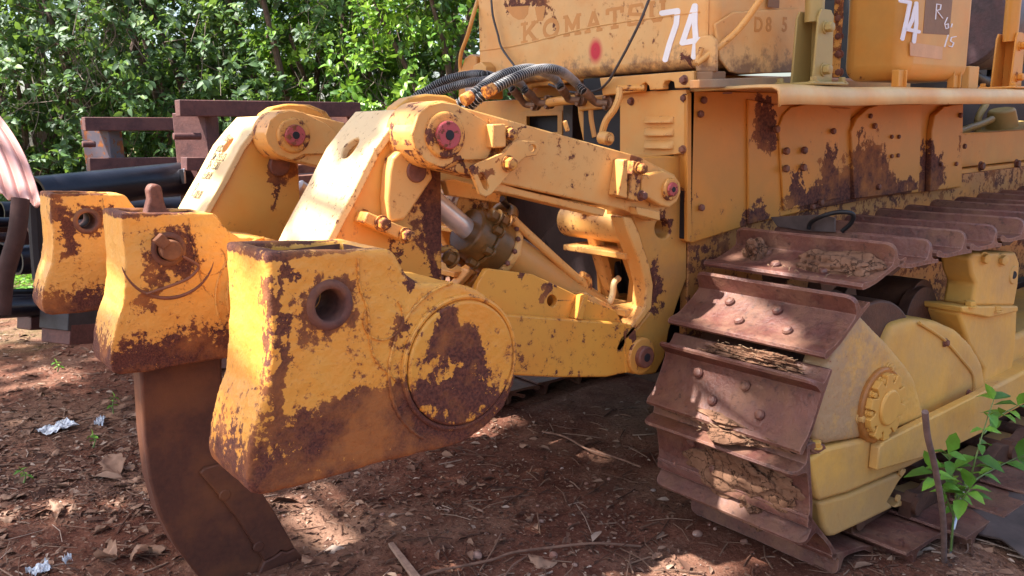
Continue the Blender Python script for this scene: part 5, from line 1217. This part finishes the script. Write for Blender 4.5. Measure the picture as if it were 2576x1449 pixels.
bar('post', (U(860, 300, y=k + .0).x, k, 0), U(860, 284, y=k), .12, .14, 'frame_st', r1)
k2 = 5.6
r2_ = empty('steel_rack', U(250, 500, y=k2), 'lower rusty steel rack with flaking paint left of the tall one', 'rack'); r2_.location.z = 0
bar('post', (U(258, 300, y=k2).x, k2, 0), U(252, 300, y=k2), .12, .19, 'flaky', r2_)
M['flaky'] = rusty_paint('flaky_blue_grey', (.10, .09, .12), amt=.17, cs=14, edge=.2, streak=.3, halo=.1, tint=(.10, .09, .11), dirt=.1)
bar('rail', U(210, 312, y=k2 - .1), U(545, 312, y=k2 - .1), .08, .08, 'frame_st', r2_)
bar('rail', U(222, 414, y=k2 - .1), U(600, 410, y=k2 - .1), .08, .08, 'frame_st', r2_)
cyl('peg', U(207, 363, y=k2 - .1), U(240, 363, y=k2 - .1), .018, 'frame_st', r2_)
def pipe(a, b, r, lab, mat='blackpipe', grp=None, hollow=True):
    a, b = Vector(a), Vector(b); d = (b - a).normalized(); n = 28; u = d.orthogonal().normalized(); v = d.cross(u); bm = bmesh.new()
    rings = []
    for p, rr in ((a + d * .25, r * .84), (a, r * .84), (a, r), (b, r), (b, r * .84), (b - d * .25, r * .84)):
        rings.append([bm.verts.new(p + (u * math.cos(t_) + v * math.sin(t_)) * rr) for t_ in [2 * math.pi * i / n for i in range(n)]])
    for p_, q_ in zip(rings, rings[1:]):
        for i in range(n): bm.faces.new((p_[i], p_[(i + 1) % n], q_[(i + 1) % n], q_[i]))
    o = finish(bm, 'pipe', mat, None, smooth=50); tag(o, lab, 'pipe', grp); return o
pp = pipe(U(85, 492, y=4.35), U(460, 448, y=4.75), .088, 'thick black pipe with a shiny top resting on the pile')
xprism('pipe_clip', [(444, 427), (462, 424), (464, 462), (448, 464)], U(455, 445, y=4.62).x, U(455, 445, y=4.62).x + .01, 'alu', pp)
G_ = 'long pipes stacked in the yard'
rows = [((60, 555), (760, 500), 4.9, .07, 'blackpipe'), ((60, 600), (760, 545), 4.8, .075, 'rustpipe'), ((0, 535), (700, 520), 5.3, .06, 'blackpipe'), ((40, 655), (700, 600), 4.5, .068, 'blackpipe'),
        ((95, 690), (700, 650), 4.5, .055, 'rustpipe'), ((0, 640), (300, 620), 4.9, .06, 'blackpipe'), ((0, 745), (300, 735), 4.5, .032, 'blackpipe'), ((0, 760), (300, 748), 4.4, .03, 'blackpipe'), ((-20, 776), (300, 762), 4.2, .045, 'blackpipe'),
        ((560, 470), (860, 440), 5.2, .07, 'rustpipe'), ((560, 520), (860, 478), 5.0, .06, 'blackpipe'), ((600, 560), (860, 530), 4.9, .06, 'rustpipe'), ((560, 610), (860, 575), 4.7, .05, 'blackpipe'), ((60, 510), (700, 480), 5.4, .06, 'rustpipe')]
rows += [((-20, 560 + 13 * k_), (330, 552 + 12 * k_), 5.0 + .1 * (k_ % 3), .026, ('blackpipe', 'rustpipe')[k_ % 2]) for k_ in range(6)] + [((560, 640 - 16 * k_), (860, 600 - 17 * k_), 4.6, .028, ('rustpipe', 'blackpipe')[k_ % 2]) for k_ in range(5)]
for i, (a, b, y_, r_, m_) in enumerate(rows):
    pipe(U(*a, y=y_ - .15), U(*b, y=y_ + .3), r_, 'long %s pipe lying in the stack behind the ripper' % ('black' if m_ == 'blackpipe' else 'rusty brown'), m_, 'long %s pipes stacked in the yard' % ('black' if m_ == 'blackpipe' else 'rusty'))
for i, (px, py, y_) in enumerate(((745, 430, 4.6), (780, 455, 4.4))):
    tag(bar('angle_iron', U(px - 60, py, y=y_), U(px + 90, py - 12, y=y_), .06, .05, 'rust', None), ('upper' if i == 0 else 'lower') + ' rusty angle iron seen between the two masts', 'angle iron')
tag(bar('steel_plank', U(745, 470, y=3.9), U(820, 530, y=4.2), .05, .05, 'wood', None), 'slanting grey plank seen between the two masts', 'plank')
tag(bar('steel_beam', U(135, 800, y=4.0), U(420, 786, y=4.3), .18, .10, 'greybeam', None), 'dark grey steel channel under the far pocket', 'beam')
M['greybeam'] = plain('grey_beam', (.035, .038, .048), .5, .3, var=.4)
tag(bar('steel_beam', U(140, 838, y=4.0), U(430, 822, y=4.3), .18, .09, 'frame_st', None), 'rusty beam lying below the dark grey channel', 'beam')
tag(bar('steel_beam', U(60, 812, y=4.2), U(180, 806, y=4.3), .10, .06, 'rustpipe', None), 'short brown beam poking out left of the dark channel', 'beam')
M['trunkdark'] = plain('dark_post', (.06, .03, .025), .9, var=.4)
# pink corrugated roof sheet on a crooked post
M['corr'] = rusty_paint('corrugated_pink', (.44, .22, .19), amt=.02, cs=18, edge=0, dirt=.25, dirtcol=(.35, .18, .14), tint=(.42, .18, .15), rough=.4, streak=.1, halo=.2)
P00, P01, P10, P11 = U(107, 522, y=3.7), U(-160, 448, y=4.3), U(-66, 222, y=4.9), U(-330, 150, y=5.5)
bm = bmesh.new(); rows_ = []; nu, nv = 24, 140
for i in range(nu + 1):
    row = []
    for j in range(nv + 1):
        u, v = i / nu, j / nv; p = (P00.lerp(P01, v)).lerp(P10.lerp(P11, v), u); L_ = (P01 - P00).length
        row.append(bm.verts.new(p + Vector((0, 0, .010 * math.cos(2 * math.pi * v * L_ / .082))) + right * (.055 * math.sin(math.pi * u))))
    rows_.append(row)
for a, b in zip(rows_, rows_[1:]):
    for j in range(nv): bm.faces.new((a[j], a[j + 1], b[j + 1], b[j]))
cs_ = finish(bm, 'roof_sheet', 'corr', None, smooth=180); q = cs_.modifiers.new('t', 'SOLIDIFY'); q.thickness = .004
tag(cs_, 'faded pink corrugated roofing sheet sloping down at the left edge', 'roofing sheet')
tag(tube('shed_post', [U(4, 790, y=3.72), U(14, 690, y=3.72), U(42, 590, y=3.72), U(52, 500, y=3.74)], .034, 'trunkdark', None, n=10), 'crooked wooden post under the corrugated sheet', 'post')
tag(tube('shed_post', [U(100, 700, y=4.2), U(92, 600, y=4.2), U(88, 515, y=4.2)], .03, 'black', None, n=8), 'thin dark post standing right of the crooked wooden post', 'post')

# ============================================================ HEDGE OF BUSHES AND TREES
M['trunk'] = plain('tree_bark', (.12, .075, .06), .9, var=.4, sc=20, bump=.8)
M['bush'] = island_mat('bush_leaf', [(0, (.035, .078, .036)), (.45, (.06, .132, .052)), (.8, (.09, .19, .06)), (.95, (.14, .27, .065)), (1, (.26, .37, .10))], rough=.55, trans=.3, spec=.5)  # leaf tones lightened and greyed in place of veiling haze
M['limebush'] = island_mat('young_leaf', [(0, (.05, .14, .02)), (.4, (.12, .28, .03)), (.8, (.22, .42, .04)), (1, (.36, .52, .06))], rough=.4, trans=.35, spec=.5)
def bush(cx, cy, rx, rz, cz, nleaf, lab, mat='bush', ll=.085, seed=0, limefrac=0.0, name='bush', trunk_r=.06, clus=18, shell=.55):
    rr = np.random.default_rng(seed); root = empty(name, (cx, cy, 0), lab, 'bush' if name == 'bush' else 'tree')
    nc = nleaf // clus
    d = rr.normal(0, 1, (nc, 3)); d /= np.linalg.norm(d, axis=1)[:, None]; rad = shell + (1 - shell) * rr.uniform(0, 1, nc) ** .6
    lump = 1 + .22 * np.sin(d[:, 0] * 5 + seed) * np.cos(d[:, 2] * 4 + seed * 2)
    CC = np.array([cx, cy, cz]) + d * (rad * lump)[:, None] * np.array([rx, rx * .8, rz]); CC[:, 2] = np.maximum(CC[:, 2], rr.uniform(.03, .4, nc))
    # every cluster is a sprig: leaves along a short twig
    td = d * .7 + rr.normal(0, .55, (nc, 3)); td[:, 2] += .35; td /= np.linalg.norm(td, axis=1)[:, None]
    k = np.tile(np.arange(clus), nc); ci = np.repeat(np.arange(nc), clus); tl = ll * 3.0
    side = rr.normal(0, 1, (nc * clus, 3)); T_ = td[ci]; side -= T_ * (side * T_).sum(1)[:, None]; side /= np.linalg.norm(side, axis=1)[:, None]
    C = CC[ci] + T_ * (k / clus * tl)[:, None] + rr.normal(0, .008, (nc * clus, 3)); D = T_ * .55 + side * .9; D[:, 2] -= .1
    Nn = T_ * .6 + rr.normal(0, .35, D.shape) + np.array([0, 0, .5]); Ls = ll * rr.uniform(.6, 1.2, len(C))
    V, F = leaves(C, D, Nn, Ls, Wr=.54, curl=.22, fold=.3); f = mesh_np('crown', V, F, mat, False); attach(f, root)
    bm = bmesh.new(); base = Vector((cx, cy, -.05))
    for i in range(7):
        a = rr.uniform(0, 6.28); e = Vector((cx + math.cos(a) * rx * .7, cy + math.sin(a) * rx * .55, cz + rz * rr.uniform(-.1, .8))); m_ = base.lerp(e, .5) + Vector((rr.normal(0, .1), rr.normal(0, .1), .15))
        pts = smooth_path([base + Vector((rr.normal(0, .05), rr.normal(0, .05), 0)), m_, e], 6); bm_tube(bm, pts, [trunk_r * (1 - .85 * j / len(pts)) for j in range(len(pts))], 7)
    # fine sprig stems
    for i in rr.choice(nc, min(nc, 350), replace=False):
        p = Vector(CC[i]); t_ = Vector(td[i]); bm_tube(bm, [p - t_ * .12, p, p + t_ * tl], .003, 3, cap=False)
    finish(bm, 'trunk', 'trunk', root); return root
def at_depth(px, depth): v = M3 @ Vector(((px - CX) / FPX, 0, 1)); return v.x * depth, v.y * depth
hz = [(-260, 8.9, 1.3, 1.9, 1.7, 'bush'), (60, 9.2, 1.25, 2.0, 1.8, 'bush'), (330, 8.9, 1.15, 2.0, 1.7, 'bush'), (560, 9.1, 1.15, 2.1, 1.9, 'bush'), (770, 8.7, 1.0, 1.9, 1.7, 'bush'), (930, 8.9, 1.0, 1.55, 1.4, 'limebush'), (1130, 8.2, .9, 1.75, 1.6, 'limebush'), (1330, 8.8, 1.2, 2.0, 1.8, 'bush')]
labs = ['leftmost dark bush behind the corrugated sheet', 'dark green bush above the corrugated sheet', 'dense green bush behind the lower steel rack', 'bush with dry hanging vines behind the tall steel rack', 'grey green bush above the masts',
        'bright lime green bush left of the yellow tank', 'light green bush right beside the yellow tank', 'bush hidden mostly behind the yellow tank']
for i, (px, dp, rx, rz, cz, mt) in enumerate(hz):
    x, y = at_depth(px, dp); bush(x, y, rx, rz, cz, 11000, labs[i], mt, .088 if mt == 'bush' else .08, i + 11)
hz2 = [(150, 11.5, 1.9, 2.4, 2.6), (480, 11.8, 1.9, 2.5, 2.7), (760, 11.5, 1.5, 2.1, 2.2), (1230, 12, 1.5, 2.3, 2.0), (-150, 11.5, 1.9, 2.4, 2.6)]
labs2 = ['tree rising behind the dark bush at the left', 'tree rising behind the tall steel rack', 'tree left of the pale sky gap at the top', 'tree behind the lime green bush', 'tree at the far left behind all the bushes']
for i, (px, dp, rx, rz, cz) in enumerate(hz2):
    x, y = at_depth(px, dp); bush(x, y, rx, rz, cz, 9000, labs2[i], 'bush', .11, i + 31, name='tree', trunk_r=.12)
# hanging dry vines
M['vine'] = plain('dry_vine', (.22, .17, .14), .9, var=.3)
bm = bmesh.new()
for i in range(170):
    px = random.choice([random.gauss(830, 90), random.gauss(930, 50), random.gauss(150, 120), random.gauss(420, 150), random.gauss(230, 60)]); py = random.uniform(-60, 260); dpt = random.uniform(7.55, 8.0)
    v = M3 @ Vector(((px - CX) / FPX, (py - CY) / FPX, 1)); p = v * dpt + Vector((0, 0, CAMZ)); L_ = random.uniform(.2, .8)
    d1 = Vector((random.gauss(0, .25), random.gauss(0, .25), -1)) * L_
    bm_tube(bm, smooth_path([p, p + d1 * .4 + Vector((random.gauss(0, .05), random.gauss(0, .05), 0)), p + d1 + Vector((random.gauss(0, .12), random.gauss(0, .12), .1))], 5), random.uniform(.0018, .004), 4)
tag(finish(bm, 'dry_vines', 'vine'), 'tangle of thin dry vines hanging down the bushes', 'vines', kind='stuff')
# low ground cover at the foot of the hedge
n = 5000; px = rng.uniform(-100, 700, n); py = rng.uniform(640, 735, n); C = []
for a, b in zip(px, py):
    p = U(a, b, z=0); C.append((p.x, p.y, gz(p.x, p.y) + rng.uniform(.0, .10)))
C = np.array(C); a = rng.uniform(0, 6.28, n); D = np.stack([np.cos(a), np.sin(a), rng.uniform(0, .8, n)], 1); Nn = np.stack([rng.normal(0, .4, n), rng.normal(0, .4, n), np.ones(n)], 1)
V, F = leaves(C, D, Nn, rng.uniform(.03, .06, n), Wr=.5); tag(mesh_np('ground_cover', V, F, 'leafgreen'), 'low green ground cover at the foot of the bushes', 'ground cover', kind='stuff')

# ============================================================ SHADE TREE standing behind and above the photographer
def shade_tree():
    root = empty('shade_tree', (-2.6, -.8, 0), 'tall tree whose spreading crown shades the machine from above', 'tree'); rr = np.random.default_rng(99)
    C = []; bm = bmesh.new(); base = Vector((-2.6, -.8, -.1)); top = Vector((-2.3, -.6, 4.6)); bm_tube(bm, smooth_path([base, base.lerp(top, .5) + Vector((.15, 0, 0)), top], 8), [.22 - .006 * i for i in range(17)], 10)
    for (gx, gy, r_, nl) in SHADE:      # ground spots to be shaded: crown clumps stand in the sun's way
        h = rr.uniform(4.8, 6.2); c = Vector((gx, gy, 0)) + SUN * (h / SUN.z)
        bm_tube(bm, smooth_path([top + Vector((0, 0, -.8)), top.lerp(c, .5) + Vector((0, 0, .3)), c], 6), [.07 * (1 - .12 * i / 2) for i in range(13)], 6)
        d = rr.normal(0, 1, (nl, 3)); d /= np.linalg.norm(d, axis=1)[:, None]; d *= rr.uniform(0, 1, nl)[:, None] ** .45
        C.append(np.array(c) + d * np.array([r_, r_, r_ * .4]))
    C = np.concatenate(C); n = len(C); a = rr.uniform(0, 6.28, n); D = np.stack([np.cos(a), np.sin(a), rr.uniform(-.5, .3, n)], 1); Nn = np.stack([rr.normal(0, .5, n), rr.normal(0, .5, n), np.ones(n)], 1)
    V, F = leaves(C, D, Nn, rr.uniform(.14, .24, n), Wr=.6); f = mesh_np('crown', V, F, 'bush'); attach(f, root); finish(bm, 'trunk', 'trunk', root)
SHADE = [(2.98, .78, .42, 420), (3.2, 1.85, .5, 600), (3.3, 2.6, .45, 350), (3.7, 1.2, .85, 1000), (3.8, 2.4, .9, 1000), (4.9, 1.4, 1.0, 900), (5.0, 2.6, 1.0, 800), (2.2, .6, .6, 500), (1.5, .9, .3, 120),
         (1.78, 2.3, .30, 170), (2.15, 2.0, .3, 170), (2.7, 2.6, .5, 350), (3.2, 3.4, .7, 500), (1.3, 1.72, .16, 30), (1.9, 1.15, .2, 60), (.55, 2.3, .3, 50),
         (.45, 2.75, .35, 110), (.85, 3.6, .35, 110), (.15, 3.7, .4, 110), (.6, 4.3, .5, 160), (1.4, 5.4, .6, 180), (.75, 2.75, .22, 50), (.6, 3.7, .45, 110), (1.2, 4.6, .5, 130), (.3, 4.9, .4, 90), (.9, 5.8, .5, 120), (.1, 3.0, .35, 60), (1.0, 3.1, .3, 60)]
shade_tree()
for me, nm in PENDING: me.materials[0] = M[nm]
# keep the tree thing > part > sub-part
def depth_of(o):
    n_ = 0
    while o.parent: o = o.parent; n_ += 1
    return n_
for o in sorted(list(bpy.data.objects), key=depth_of):
    if depth_of(o) > 2:
        w = wloc(o); a_ = o.parent.parent
        while depth_of(a_) > 1: a_ = a_.parent
        o.parent = a_; o.location = w - wloc(a_)
